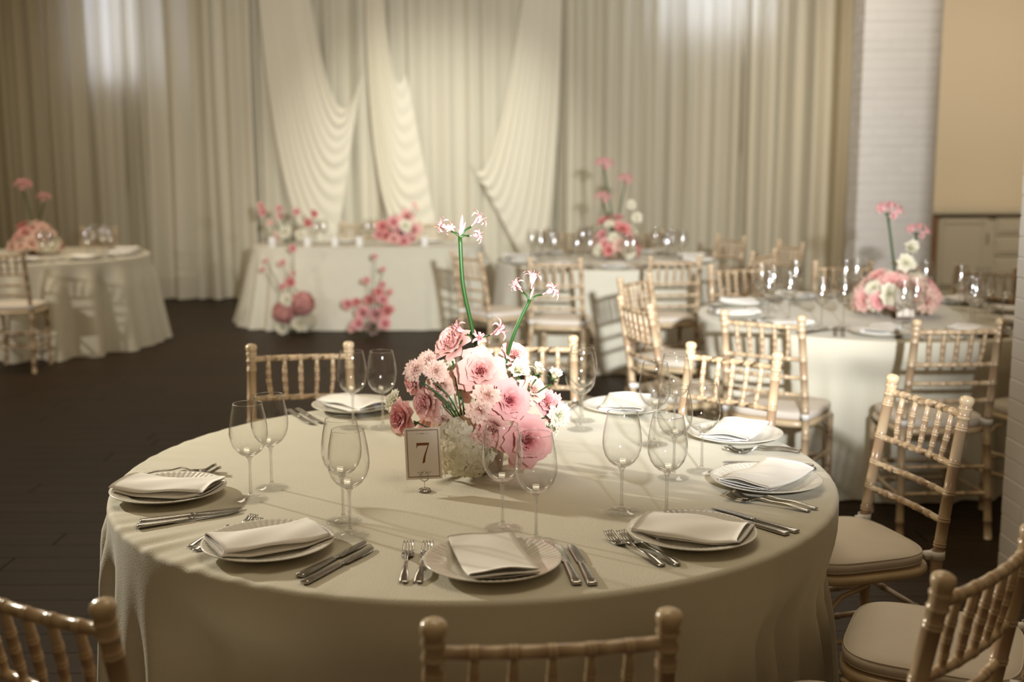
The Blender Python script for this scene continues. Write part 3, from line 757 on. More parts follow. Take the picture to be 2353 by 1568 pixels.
for px, lab in (((577, 1149), 'nearer wine glass of the pair behind the left edge plate'), ((625, 1122), 'farther wine glass of the pair behind the left edge plate'),
                ((789, 1199), 'farther wine glass of the pair above the left knives'), ((805, 1232), 'nearer wine glass of the pair above the left knives'),
                ((1155, 1215), 'wine glass in front of the white hydrangea'), ((1232, 1246), 'wine glass in front of the deep pink rose'),
                ((1428, 1177), 'wine glass standing clear on the open cloth right of the flowers'), ((1531, 1190), 'wine glass behind the napkin right of centre'),
                ((1548, 1099), 'wine glass overlapped by the one behind the right napkin'), ((1612, 1085), 'wine glass beside the plate by the pale cream chair'),
                ((1503, 1022), 'left one of two far overlapping wine glasses by the pale cream chair'), ((1549, 996), 'right one of two far overlapping wine glasses by the pale cream chair'),
                ((1333, 988), 'nearer wine glass right of the flowers against the dark floor'), ((1338, 968), 'farther wine glass right of the flowers against the dark floor'),
                ((812, 984), 'left wine glass of the pair beside the honey toned chair'), ((880, 984), 'right wine glass of the pair beside the honey toned chair'),
                ((1128, 962), 'wine glass hidden behind the flowers, its rim showing')):
    p = on(*px); wine_glass(p.x, p.y, 0.7605, 'clear stemmed ' + lab, GG)

# ------------------------------------------------------------------ number card and its holder
hb = on(976, 1130); PS = math.radians(12); LEAN = math.radians(24)
hold = thing('card_holder', (hb.x, hb.y, 0.7605), 'small wire card holder with a sparkling round foot holding the number card', 'card holder', None, PS)
obj('base', MB().lathe([(0, 0), (0.0155, 0), (0.0165, 0.002), (0.0150, 0.0045), (0.006, 0.0062), (0, 0.0064)], 24), hold, m='steel')
mb = MB()
for k in range(16):
    a = 2*PI*k/16; mb.lathe([(0.0024, 0), (0.0024, 0.001), (0.0013, 0.0026), (0.0, 0.0028)], 6, Matrix.Translation((0.0128*math.cos(a), 0.0128*math.sin(a), 0.0040)))
o = obj('stones', mb, hold, m='gem', smooth=False); o['kind'] = 'stuff'
obj('wire', MB().tube([(0, 0, 0.005), (0, 0, 0.0255)], 0.0007, 6), hold, m='steel')
ring = lambda off: [(0.0110*math.sin(2*PI*k/28), off, 0.0365 - 0.0110*math.cos(2*PI*k/28)) for k in range(29)]
obj('ring', MB().tube(ring(-0.0012), 0.0007, 6, cap=False), hold, m='steel')
obj('ring', MB().tube(ring(0.0024), 0.0007, 6, cap=False), hold, m='steel')
CW, CH = 0.089, 0.128
cardm = Matrix.Translation((hb.x, hb.y, 0.7605 + 0.0305)) @ Matrix.Rotation(PS, 4, 'Z') @ Matrix.Rotation(PI/2 - LEAN, 4, 'X') @ Matrix.Rotation(math.radians(-1), 4, 'Z')
cdn = tag(obj('number_card', MB().box((0, CH/2, 0), (CW, CH, 0.0008)), m='card', smooth=False, mtx=cardm), 'cream card printed with a russet 7 inside a thin double border', 'table number')
def flat(mb, pts, z=0.0006):
    b = len(mb.v); n = len(pts); mb.v += [(x, y, z) for x, y in pts]; mb.t += [0]*n; mb.f.append(tuple(b + i for i in range(n)))
def frame2(mb, mrg, wd):
    x, y0, y1 = CW/2 - mrg, mrg, CH - mrg
    for q in (((-x, y0), (x, y0), (x, y0 + wd), (-x, y0 + wd)), ((-x, y1 - wd), (x, y1 - wd), (x, y1), (-x, y1)), ((-x, y0), (-x + wd, y0), (-x + wd, y1), (-x, y1)), ((x - wd, y0), (x, y0), (x, y1), (x - wd, y1))): flat(mb, q)
mb = MB(); frame2(mb, 0.0048, 0.0008); obj('outer_border', mb, cdn, m='ink', smooth=False)
mb = MB(); frame2(mb, 0.0064, 0.0012); obj('inner_border', mb, cdn, m='inkline', smooth=False)
# the numeral 7 with a bracketed serif
S = 0.00085; ox, oy = -0.0158, 0.0390
mb = MB()
bar = [(0, 60), (37, 60), (37, 56), (33.5, 52.5), (5.5, 52.5)]
flat(mb, [(ox + a*S, oy + b*S) for a, b in bar], 0.0007)
flat(mb, [(ox + a*S, oy + b*S) for a, b in [(0, 60), (5.5, 52.5), (3, 50.5), (1.6, 47.5), (1.2, 44.5), (0, 44.5)]], 0.0007)
lft = [(33.0, 53), (28.5, 42), (23, 29), (18.5, 16), (16, 6), (14.5, -0.5)]; rgt = [(37, 57), (33, 45), (28.3, 31), (25, 18), (23.6, 9), (22.8, 3.5)]
for (a, b, c, d_) in zip(lft[:-1], lft[1:], rgt[1:], rgt[:-1]): flat(mb, [(ox + q[0]*S, oy + q[1]*S) for q in (a, b, c, d_)], 0.0007)
obj('numeral', mb, cdn, m='ink', smooth=False)
for yy in (0.0170, 0.1128):
    mb = MB(); flat(mb, [(-0.016, yy), (0.016, yy), (0.016, yy + 0.0005), (-0.016, yy + 0.0005)])
    for s in (-1, 1):
        flat(mb, [(s*0.016 + math.cos(k*PI/4)*0.0008, yy + 0.00025 + math.sin(k*PI/4)*0.0008) for k in range(8)], 0.00065)
        c = [(s*0.0025 + 0.0022*math.cos(k*PI/5), yy + 0.00025 + 0.0011*math.sin(k*PI/5)) for k in range(10)]
        for k in range(8):
            (x1, y1), (x2, y2) = c[k], c[k + 1]; flat(mb, [(x1, y1), (x2, y2), (x2, y2 + 0.0005), (x1, y1 + 0.0005)], 0.00065)
    obj('ornament', mb, cdn, m='inkline', smooth=False)

# ------------------------------------------------------------------ flowers
def petal(mb, R, az, L, W, al, r0=0.04, z0=0.0, ruf=0.0, seed=0, nu=6, nv=6, t0=0.0, t1=0.0, curl=0.12, notch=0.0):
    """one petal of a flower of radius R opening along +z; al: angle from the axis at base, middle and tip (degrees)"""
    rr = random.Random(seed); p1, p2 = rr.uniform(0, 6), rr.uniform(0, 6); rows = []; tn = []; r = r0; z = z0
    prev = 0
    for j in range(nv + 1):
        v = j/nv
        a = al[0] + (al[1] - al[0])*min(1, v*2) if v < 0.5 else al[1] + (al[2] - al[1])*(v - 0.5)*2
        if j: r += math.sin(math.radians(a))*L/nv; z += math.cos(math.radians(a))*L/nv
        wd = W*(0.30 + 0.70*math.sin(PI*min(0.5, v*0.62)))*(1 - 0.30*v**6) if v < 0.999 else W*0.62
        row = []
        for i in range(nu + 1):
            u = i/nu*2 - 1
            if j == nv: wv = wd
            ang = u*wd/max(r + 0.18, 0.16)
            ru = ruf*v*v*math.sin(u*7 + p1 + v*3) + ruf*0.6*v*math.sin(u*13 + p2)
            rad = r + curl*u*u*v*v + ru
            zz = z + ru*0.5 - 0.10*u*u*v*v*abs(math.cos(math.radians(a))) - (0.06*(u*u) if j == nv else 0) + (notch*(1 - abs(u))*(-1) if j == nv else 0)
            row.append((R*rad*math.cos(ang + az), R*rad*math.sin(ang + az), R*zz)); tn.append(t0 + (t1 - t0)*v)
        rows.append(row)
    return mb.grid(rows, tone=tn)
def rose_core(R, seed, m, n=22, tone0=1.0):
    mb = MB(); r = random.Random(seed)
    for i in range(n):
        t = i/(n - 1)
        petal(mb, R, i*2.4 + r.uniform(-0.2, 0.2), 0.58 + 0.26*t, 0.16 + 0.40*t, (22 + 40*t, -4 + 14*t, -20 + 62*t), 0.012 + 0.07*t, -0.05 - 0.05*t, 0.012, seed*50 + i, t0=tone0*(1.0 - 0.35*t), t1=tone0*(0.85 - 0.75*t))
    return mb.mesh('rose', m)
def rose_petal(R, seed, m, ring):
    al, L, W = (((66, 16, 44), 0.92, 0.64), ((78, 32, 72), 1.02, 0.72), ((88, 56, 104), 1.02, 0.70))[ring]
    return petal(MB(), R, 0, L, W, al, 0.07, -0.12 - 0.05*ring, 0.012, seed, 8, 8, t0=0.30, t1=0.05 if ring else 0.12).mesh('petal', m)
ROSE = {}
for m in ('rose_pale', 'rose_deep', 'blush'):
    ROSE[m] = ([rose_core(1, s, m, tone0=1.0 if m != 'blush' else 0.8) for s in (1, 2)], [[rose_petal(1, s*7 + k, m, k) for s in range(3)] for k in range(3)])
def whole_rose(seed, m, n=20):
    mb = MB(); r = random.Random(seed)
    for i in range(n):
        t = i/(n - 1)
        petal(mb, 1, i*2.4 + r.uniform(-0.2, 0.2), 0.55 + 0.5*t, 0.18 + 0.52*t, (20 + 62*t, -4 + 45*t, -22 + 105*t), 0.015 + 0.06*t, -0.05 - 0.1*t, 0.02, seed*50 + i, nu=5, nv=5, t0=0.7 - 0.5*t, t1=0.6 - 0.6*t)
    return mb.mesh('rose', m)
def ruffled(seed, m, n=26, ruf=0.07, cup=0.0):
    mb = MB(); r = random.Random(seed)
    for i in range(n):
        t = i/(n - 1)
        petal(mb, 1, i*2.4 + r.uniform(-0.3, 0.3), 0.5 + 0.50*t, 0.22 + 0.38*t, (25 + 50*t, 5 + (50 - cup)*t, 0 + (88 - cup*1.6)*t), 0.02, -0.1*t, ruf*(0.5 + 0.6*t), seed*50 + i, nu=8, nv=5, t0=0.9 - 0.7*t, t1=0.22*(1 - t), notch=0.05)
    return mb.mesh('carnation', m)
def lisianthus(seed, m, op=0.0):
    mb = MB(); r = random.Random(seed)
    for i in range(12):
        t = i/11
        petal(mb, 1, i*2.4 + r.uniform(-0.2, 0.2), 0.80 + 0.35*t, 0.42 + 0.24*t, (35 + 30*t, 12 + 26*t - op*20, 25 + 62*t - op*50), 0.03, -0.1*t, 0.06, seed*50 + i, nu=8, nv=6, t0=1.0, t1=0.0)
    return mb.mesh('lisianthus', m)
def calyx(n=5):
    mb = MB(); mb.lathe([(0.0, -0.32), (0.10, -0.30), (0.15, -0.20), (0.16, -0.10), (0.08, -0.04)], 8)
    for k in range(n): petal(mb, 1, k*2*PI/n, 0.5, 0.10, (80, 60, 50), 0.1, -0.2, 0, k, 2, 4)
    return mb.mesh('calyx', 'stem')
def hydrangea(seed, m, n=150, squash=1.0):
    mb = MB(); r = random.Random(seed)
    for i in range(n):
        z = 1 - 1.75*(i + 0.5)/n; q = math.sqrt(max(0, 1 - z*z)); a = i*2.39996
        d = Vector((q*math.cos(a), q*math.sin(a), z*squash)); d = d*r.uniform(0.88, 1.08)
        Q = d.to_track_quat('Z', 'Y').to_matrix() @ Matrix.Rotation(r.uniform(0, 6.28), 3, 'Z') @ Matrix.Rotation(r.uniform(-0.6, 0.6), 3, 'X') @ Matrix.Rotation(r.uniform(-0.4, 0.4), 3, 'Y')
        for k in range(4):
            A = k*PI/2; c, s = math.cos(A), math.sin(A); sz = r.uniform(0.18, 0.27)
            pts = [(0.01, 0, 0), (0.55, -0.52, 0.10), (0.6, 0, 0.16), (0.55, 0.52, 0.10), (1.0, -0.34, 0.06), (1.08, 0, 0.02), (1.0, 0.34, 0.06)]
            vs = [d + Q @ Vector(((x*c - y*s)*sz, (x*s + y*c)*sz, zz*sz)) for x, y, zz in pts]
            mb.add(vs, [(0, 1, 2), (0, 2, 3), (1, 4, 5, 2), (2, 5, 6, 3)], [0.9, 0.15, 0.3, 0.15, 0.05, 0.0, 0.05])
    return mb.mesh('hydrangea', m)
def floret(seed):
    mb = MB(); r = random.Random(seed); n = 9
    for k in range(6):
        az = k*PI/3 + r.uniform(-0.15, 0.15); L = r.uniform(0.85, 1.1); a1 = r.uniform(125, 215); rows = []; tn = []
        rad = 0.03; z = 0.25; c, s = math.cos(az), math.sin(az)
        for j in range(n + 1):
            v = j/n; a = 14 + (a1 - 14)*sm(0.25, 1.0, v)**1.4
            if j: rad += math.sin(math.radians(a))*L/n; z += math.cos(math.radians(a))*L/n
            w_ = 0.105*(0.35 + 0.65*math.sin(PI*min(1, v*0.85 + 0.12)))*(1 if j < n else 0.25)
            wave = 0.03*math.sin(v*14 + k)
            for u in (-1, 0, 1): pass
            row = []
            for u in (-1, 0, 1):
                x, y = rad + (0.02*u*u), u*w_ + wave*v
                row.append((x*c - y*s, x*s + y*c, z + 0.025*u*u)); tn.append((0.75 if u == 0 else 0.1)*(0.35 + 0.65*v**3) + 0.25*(1 - v)**2)
            rows.append(row)
        mb.grid(rows, tone=tn)
    for k in range(5):
        az = k*1.26 + 0.4; q = 0.12 + 0.1*(k % 2)
        mb.tube([(0, 0, 0.2), (q*0.5*math.cos(az), q*0.5*math.sin(az), 0.6), (q*1.6*math.cos(az), q*1.6*math.sin(az), 0.98)], [0.012, 0.010, 0.016], 4, [0.5, 0.5, 1.0])
    mb.tube([(0, 0, 0), (0, 0, 0.28)], [0.03, 0.05], 6, [0.8, 0.3])
    return mb.mesh('floret', 'nerine')
def bud():
    mb = MB(); mb.lathe([(0.0, 0), (0.04, 0.05), (0.085, 0.3), (0.10, 0.55), (0.07, 0.85), (0.0, 1.05)], 7, None, [0.2, 0.3, 0.5, 0.6, 0.8, 1.0]); return mb.mesh('bud', 'nerine')
FM = dict(pale=[whole_rose(s, 'rose_pale') for s in (3, 4)], deep=[whole_rose(s, 'rose_deep') for s in (5, 6)], red=[whole_rose(s, 'red') for s in (7, 8)],
          white=[ruffled(s, 'white') for s in (9, 10)], carn=[ruffled(s, 'blush') for s in (11, 12)], pinkcarn=[ruffled(15, 'rose_deep')],
          lis=[lisianthus(s, 'blush') for s in (13, 14)], wlis=[lisianthus(16, 'white', 0.5)], wbud=[lisianthus(17, 'white', 1.0)],
          hyd=[hydrangea(20, 'hydr', 210)], phyd=[hydrangea(21, 'pinkhyd', 130)])
FNAME = dict(pale='rose', deep='rose', red='rose', white='carnation', carn='carnation', pinkcarn='carnation', lis='lisianthus', wlis='lisianthus', wbud='lisianthus', hyd='hydrangea', phyd='hydrangea')
FLOR = [floret(s) for s in (1, 2, 3)]; BUD = bud(); CAL = calyx()
def frame_of(pos, axis, size, spin=0.0):
    return Matrix.Translation(pos) @ Vector(axis).to_track_quat('Z', 'Y').to_matrix().to_4x4() @ Matrix.Rotation(spin, 4, 'Z') @ Matrix.Scale(size, 4)
frand = random.Random(77)
def flower(root, kind, pos, axis, R, detail=False, label=None):
    """pos is relative to the root; R in metres"""
    spin = frand.uniform(0, 6.28); mt = frame_of(pos, axis, R, spin)
    if detail and kind in ('rose_pale', 'rose_deep', 'blush'):
        cores, pets = ROSE[kind]; f = obj('rose', frand.choice(cores), root, mtx=mt, label=label)
        for ring, n in ((0, 4), (1, 5), (2, 4)):
            for k in range(n):
                sc = frand.uniform(0.92, 1.08)
                obj('petal', frand.choice(pets[ring]), f, mtx=Matrix.Rotation(k*2*PI/n + ring*0.7 + frand.uniform(-0.15, 0.15), 4, 'Z') @ Matrix.Rotation(frand.uniform(-0.1, 0.1), 4, 'Y') @ Matrix.Scale(sc, 4))
        obj('calyx', CAL, f); return f
    k2 = {'rose_pale': 'pale', 'rose_deep': 'deep', 'blush': 'lis'}.get(kind, kind)
    f = obj(FNAME[k2], frand.choice(FM[k2]), root, mtx=mt, label=label)
    if k2 in ('hyd', 'phyd'): f['kind'] = 'stuff'
    elif detail: obj('calyx', CAL, f)
    return f
def stem(root, pts, r, name='stem', m='stem'):
    P = [Vector(p) for p in pts]; out = []
    n = len(P)
    for i in range(n - 1):      # Catmull-Rom
        a, b, c, d = P[max(0, i - 1)], P[i], P[i + 1], P[min(n - 1, i + 2)]
        for k in range(6):
            t = k/6; out.append(0.5*((2*b) + (c - a)*t + (2*a - 5*b + 4*c - d)*t*t + (3*b - a - 3*c + d)*t**3))
    out.append(P[-1]); return obj(name, MB().tube(out, r, 8), root, m=m)
def nerine(root, pts, r, heads, size, label=None, buds=()):
    """stem through pts, florets at the end in the given directions"""
    s = stem(root, pts, r); s.name = 'nerine'
    if label: s['label'] = label
    e = Vector(pts[-1])
    for k, (d, L, sc) in enumerate(heads):
        d = Vector(d).normalized(); q = e + d*L
        obj('pedicel', MB().tube([e, e + d*L*0.5 + Vector((0, 0, 0.1*L)), q], [r*0.55, r*0.45, r*0.6], 6), s, m='stem')
        obj('floret', FLOR[k % 3], s, mtx=frame_of(q, d, size*sc, k*1.3))
    for d, L in buds: obj('bud', BUD, s, mtx=frame_of(e, d, L, 0))
    return s

# --- the front table's arrangement
FB = Vector((0.007, 0.0, 0.7605))
arr = thing('floral_arrangement', FB, 'pink roses, white hydrangea and tall nerines in a low vase on the front table', 'flower arrangement', 'centrepieces')
obj('vase', MB().lathe([(0, 0), (0.055, 0), (0.062, 0.006), (0.066, 0.05), (0.064, 0.085), (0.058, 0.088), (0.056, 0.05), (0.0, 0.04)], 28), arr, m='bowl', label='low brown vase')
def A(px, py, Y): return at(px, py, Y) - FB
CORE = Vector((0.0, 0.02, 0.17))
def fl_at(kind, px, py, Y, d_px, axis=None, label=None):
    p = A(px, py, Y); R = d_px/2/(F/(Y + 3.02))
    if axis is None: axis = (p - CORE).normalized() + Vector((0, -0.75, 0.15))
    return flower(arr, kind, p, axis, R, True, label)
fl_at('rose_pale', 1104, 856, -0.10, 108, (0.02, -1, 0.42), 'large pale pink rose facing front')
fl_at('rose_deep', 1168, 922, -0.125, 92, (0.35, -1, 0.25), 'pink rose turned to the right')
fl_at('rose_deep', 1207, 1012, -0.15, 122, (0.30, -1, 0.12), 'deep pink rose, lowest of the bunch')
fl_at('rose_deep', 928, 958, -0.09, 84, (-0.85, -0.7, 0.05), 'pink rose leaning out over the cloth')
fl_at('rose_pale', 1042, 792, -0.03, 92, (-0.55, -0.5, 0.65))
fl_at('rose_pale', 985, 926, -0.04, 84, (-0.7, -0.6, 0.1))
fl_at('rose_pale', 1130, 985, -0.13, 90, (-0.1, -1, -0.25))
fl_at('blush', 1012, 890, -0.05, 72, (-0.4, -0.8, 0.3))
fl_at('blush', 1222, 898, -0.06, 66, (0.5, -0.7, 0.35))
fl_at('rose_pale', 1180, 818, 0.02, 66, (0.3, -0.6, 0.7))
fl_at('carn', 957, 851, -0.05, 60, (-0.5, -0.9, 0.35)); fl_at('carn', 1002, 853, -0.07, 62, (-0.1, -1, 0.3)); fl_at('carn', 985, 828, -0.02, 52, (-0.2, -0.6, 0.7))
fl_at('rose_pale', 950, 880, -0.03, 56, (-0.8, -0.4, -0.1))
fl_at('lis', 1118, 910, -0.15, 68, (0.05, -1, 0.1)); fl_at('lis', 1103, 943, -0.155, 64, (-0.2, -1, -0.05)); fl_at('carn', 1018, 962, -0.05, 56, (-0.3, -1, 0.0)); fl_at('lis', 1110, 1000, -0.13, 60, (-0.2, -0.9, -0.3))
fl_at('wlis', 1188, 855, -0.03, 62, (0.2, -0.7, 0.6)); fl_at('wbud', 1232, 858, -0.05, 52, (0.35, -0.5, 0.8)); fl_at('wbud', 1271, 868, -0.05, 48, (0.45, -0.5, 0.8)); fl_at('wlis', 1032, 850, 0.0, 54, (0, -0.7, 0.6))
fl_at('white', 908, 922, -0.02, 56, (-0.7, -0.6, 0.5)); fl_at('white', 1282, 955, -0.07, 66, (0.6, -0.9, 0.1)); fl_at('pinkcarn', 1262, 938, -0.03, 86, (0.55, -0.6, 0.4)); fl_at('rose_deep', 1250, 925, -0.04, 70, (0.5, -0.5, 0.6))
fl_at('white', 915, 988, -0.07, 42, (-0.5, -0.5, -0.6)); fl_at('wlis', 1262, 985, -0.06, 44, (0.6, -0.7, -0.4)); fl_at('white', 1120, 1030, -0.1, 60, (0, -1, 0)); fl_at('wlis', 1032, 935, -0.03, 70, (0, -0.9, 0.4))
h = A(1066, 1026, -0.08); f = obj('hydrangea', FM['hyd'][0], arr, mtx=Matrix.Translation(h) @ Matrix.Diagonal((0.072, 0.070, 0.077, 1)), label='large creamy white hydrangea head'); f['kind'] = 'stuff'
# back and sides of the bunch
for k in range(16):
    a = 0.25 + k/15*(PI - 0.5); e = [0.10, 0.17, 0.23][k % 3]; rr = 0.125 - 0.02*(k % 3)
    p = Vector((rr*1.15*math.cos(a), 0.02 + rr*math.sin(a), e)); flower(arr, ['rose_pale', 'lis', 'white', 'rose_deep', 'carn'][k % 5], p, (p.x, p.y, 0.05), 0.034, k % 5 in (0, 3))
p0 = Vector((0, 0.0, 0.06))
nerine(arr, [p0, A(1100, 850, 0.02), A(1086, 760, 0.01), A(1064, 655, 0.0), A(1057, 545, 0.0)], 0.0052,
       [((-0.8, -0.35, 0.55), 0.030, 0.042), ((0.75, -0.1, 0.72), 0.040, 0.044), ((0.95, -0.3, 0.12), 0.026, 0.036), ((-0.6, 0.6, 0.5), 0.02, 0.034)], 1.0, 'tallest pink nerine on a green stem',
       [((0.12, 0, 1), 0.055), ((0.35, -0.1, 0.9), 0.040), ((-0.02, -0.3, 0.3), 0.03)])
nerine(arr, [p0 + Vector((0.03, 0, 0)), A(1156, 862, 0.0), A(1180, 770, -0.01), A(1217, 690, -0.01)], 0.0050,
       [((-0.62, -0.3, 0.75), 0.030, 0.040), ((0.15, -0.1, 1), 0.030, 0.048), ((0.85, -0.3, 0.42), 0.038, 0.046)], 1.0, 'shorter pink nerine leaning right',
       [((0.28, -0.2, 0.9), 0.036)])
nerine(arr, [p0, A(1095, 900, -0.02), A(1094, 830, -0.03), A(1098, 785, -0.04)], 0.0048,
       [((-0.75, -0.3, 0.55), 0.036, 0.046), ((0.75, -0.35, 0.45), 0.040, 0.048), ((0.1, -0.7, 0.3), 0.015, 0.036)], 1.0, 'low pink nerine above the large rose', [((-0.2, -0.2, 0.8), 0.034)])
for pts in ([(1062, 960), (1052, 900), (1040, 830)], [(1050, 945), (1030, 910), (990, 870)], [(1045, 950), (1018, 915), (970, 878)], [(1068, 955), (1060, 905), (1045, 850)], [(1040, 952), (1020, 925), (1000, 905)]):
    stem(arr, [p0 + Vector((-0.02, -0.03, 0.03))] + [A(x, y, -0.085) for x, y in pts], 0.0022)
for pts in ([(1175, 930), (1205, 905), (1232, 872)], [(1180, 950), (1225, 910), (1268, 882)], [(1165, 910), (1180, 885), (1188, 868)], [(1190, 960), (1225, 965), (1262, 958)], [(1020, 1010), (985, 985), (950, 968)]):
    stem(arr, [p0 + Vector((0.02, -0.02, 0.03))] + [A(x, y, -0.075) for x, y in pts], 0.0021)
for px, py, Y, d in ((965, 968, -0.10, (-0.5, -0.6, -0.2)), (1230, 955, -0.10, (0.6, -0.6, 0.1)), (1255, 975, -0.08, (0.5, -0.8, 0.1)), (1035, 985, -0.1, (-0.3, -0.8, 0.3)), (1215, 975, -0.09, (0.8, -0.5, -0.2)), (1130, 985, -0.15, (0.2, -0.9, -0.3))):
    mb = MB(); petal(mb, 1, 0, 1.0, 0.22, (60, 80, 100), 0.0, 0, 0.0, 1, 3, 5); obj('leaf', mb, arr, mtx=frame_of(A(px, py, Y), d, 0.032, px), m='leaf')

# --- arrangements farther back: a loose dome of flowers, given nerines
def dome(loc, label, rx, rz, n, kinds, seed, size, tall=(), low=0.0, group='centrepieces'):
    r = random.Random(seed); a = thing('floral_arrangement', loc, label, 'flower arrangement', group)
    obj('vase', MB().lathe([(0, 0), (0.055, 0), (0.064, 0.05), (0.06, 0.085), (0.05, 0.085), (0.0, 0.04)], 16), a, m='bowl')
    for k in range(n):
        t = (k + 0.5)/n; z = 1 - 1.0*t; q = math.sqrt(1 - z*z); an = k*2.4
        d = Vector((q*math.cos(an), q*math.sin(an), z)); p = Vector((d.x*rx, d.y*rx*0.9, low + d.z*rz))*r.uniform(0.85, 1.1)
        p.z = max(p.z, size*1.3)
        flower(a, kinds[k % len(kinds)], p, d + Vector((0, -0.25, 0.1)), size*r.uniform(0.65, 1.3))
    for (x, y, h, s) in tall:
        nerine(a, [(0, 0, 0.08), (x*0.3, y*0.3, h*0.5), (x, y, h)], 0.006, [((-0.75, -0.3, 0.7), 0.03, 1), ((0.8, -0.3, 0.6), 0.03, 1), ((0.0, -0.4, 1.0), 0.03, 1), ((-0.3, 0.5, 1.0), 0.03, 1), ((0.35, 0.4, 0.9), 0.03, 1), ((0.2, -0.8, 0.2), 0.02, 0.8)], s)
    return a
a = dome((2.06, 2.93, 0.761), 'pink and white rose centrepiece with two nerines on the right table', 0.19, 0.22, 34, ['pale', 'white', 'carn', 'lis', 'pale', 'white', 'deep'], 4, 0.068, [(-0.06, 0, 0.50, 0.062), (0.09, 0, 0.40, 0.05)])
flower(a, 'white', Vector((0.02, -0.06, 0.27)), (0, -0.8, 0.5), 0.055); flower(a, 'wlis', Vector((0.05, -0.02, 0.34)), (0.2, -0.8, 0.5), 0.05); flower(a, 'white', Vector((-0.09, -0.17, 0.13)), (-0.1, -1, 0.2), 0.06)
a = dome((0.92, 6.33, 0.761), 'tall pink and white rose centrepiece on the rear table', 0.17, 0.34, 36, ['deep', 'white', 'pale', 'white', 'red', 'carn'], 9, 0.062, [(-0.09, 0, 0.72, 0.07), (0.08, 0, 0.60, 0.06), (-0.1, -0.05, 0.46, 0.06)])
flower(a, 'white', Vector((0.17, -0.05, 0.33)), (0.3, -0.8, 0.4), 0.05); flower(a, 'white', Vector((0.13, 0, 0.43)), (0.3, -0.8, 0.4), 0.045)
a = dome((-3.99, 6.98, 0.761), 'dim pink and white centrepiece on the left round table', 0.19, 0.27, 36, ['carn', 'white', 'pale', 'lis', 'red'], 12, 0.058, [(-0.07, 0, 0.56, 0.07), (0.10, 0, 0.46, 0.05)])
def airy(loc, label, pts, group):
    a = thing('floral_arrangement', loc, label, 'flower arrangement', group); L = Vector(loc)
    for kind, px, py, dp in pts:
        Y = L.y + frand.uniform(-0.06, 0.06); p = at(px, py, Y) - L; R = dp/2/(F/(Y + 3.1))
        stem(a, [(p.x*0.15, p.y*0.3, 0.02), (p.x*0.4, p.y*0.5, p.z*0.5), (p.x, p.y + 0.02, p.z - R*0.3)], 0.003)
        flower(a, kind, p, (p.x, -0.8, 0.35), R)
    return a
v = at(665, 560, 8.0)
airy((v.x, 8.0, 0.761), 'airy pink flowers on thin stems at one end of the head table',
     [('pale', 601, 474, 22), ('deep', 606, 488, 24), ('deep', 642, 480, 18), ('pale', 645, 497, 20), ('pale', 682, 488, 22), ('red', 722, 492, 20), ('red', 708, 514, 24), ('lis', 622, 513, 20), ('white', 655, 535, 34), ('lis', 640, 545, 28), ('white', 690, 540, 26)], 'head table flowers')
v = at(915, 560, 7.95)
airy((v.x, 7.95, 0.761), 'dense coral and pink flower cluster on the head table',
     [('red', 880, 522, 34), ('deep', 905, 512, 34), ('pale', 935, 500, 40), ('deep', 920, 535, 36), ('red', 890, 545, 34), ('pale', 950, 530, 40), ('white', 932, 520, 34), ('deep', 928, 556, 34), ('pale', 905, 550, 30), ('red', 945, 545, 26), ('carn', 952, 470, 16), ('carn', 958, 480, 14), ('deep', 870, 540, 24), ('white', 915, 525, 26)], 'head table flowers')
v = on(680, 770, 0)
airy((v.x, v.y, 0.005), 'floor flowers with two big pink hydrangeas in front of the head table',
     [('phyd', 656, 718, 52), ('phyd', 695, 698, 52), ('white', 660, 690, 36), ('white', 690, 745, 44), ('white', 650, 752, 40), ('hyd', 705, 740, 40), ('red', 668, 650, 26), ('deep', 673, 572, 22), ('pale', 650, 605, 20), ('pale', 605, 620, 16), ('pale', 612, 600, 14), ('white', 680, 668, 24), ('lis', 675, 630, 20), ('deep', 650, 660, 18)], 'floor flowers')
v = on(855, 775, 0)
airy((v.x, v.y, 0.005), 'floor cluster of dusky pink roses in front of the head table',
     [('deep', 800, 700, 30), ('deep', 835, 720, 36), ('deep', 865, 725, 40), ('red', 850, 690, 30), ('deep', 880, 690, 30), ('red', 890, 715, 34), ('deep', 825, 745, 34), ('deep', 855, 755, 34), ('deep', 885, 745, 34), ('pale', 810, 755, 24), ('white', 835, 735, 26), ('red', 820, 695, 24), ('pale', 842, 645, 22), ('deep', 880, 655, 18), ('pale', 880, 620, 16), ('pale', 862, 590, 16), ('red', 870, 672, 26), ('pale', 895, 672, 20)], 'floor flowers')

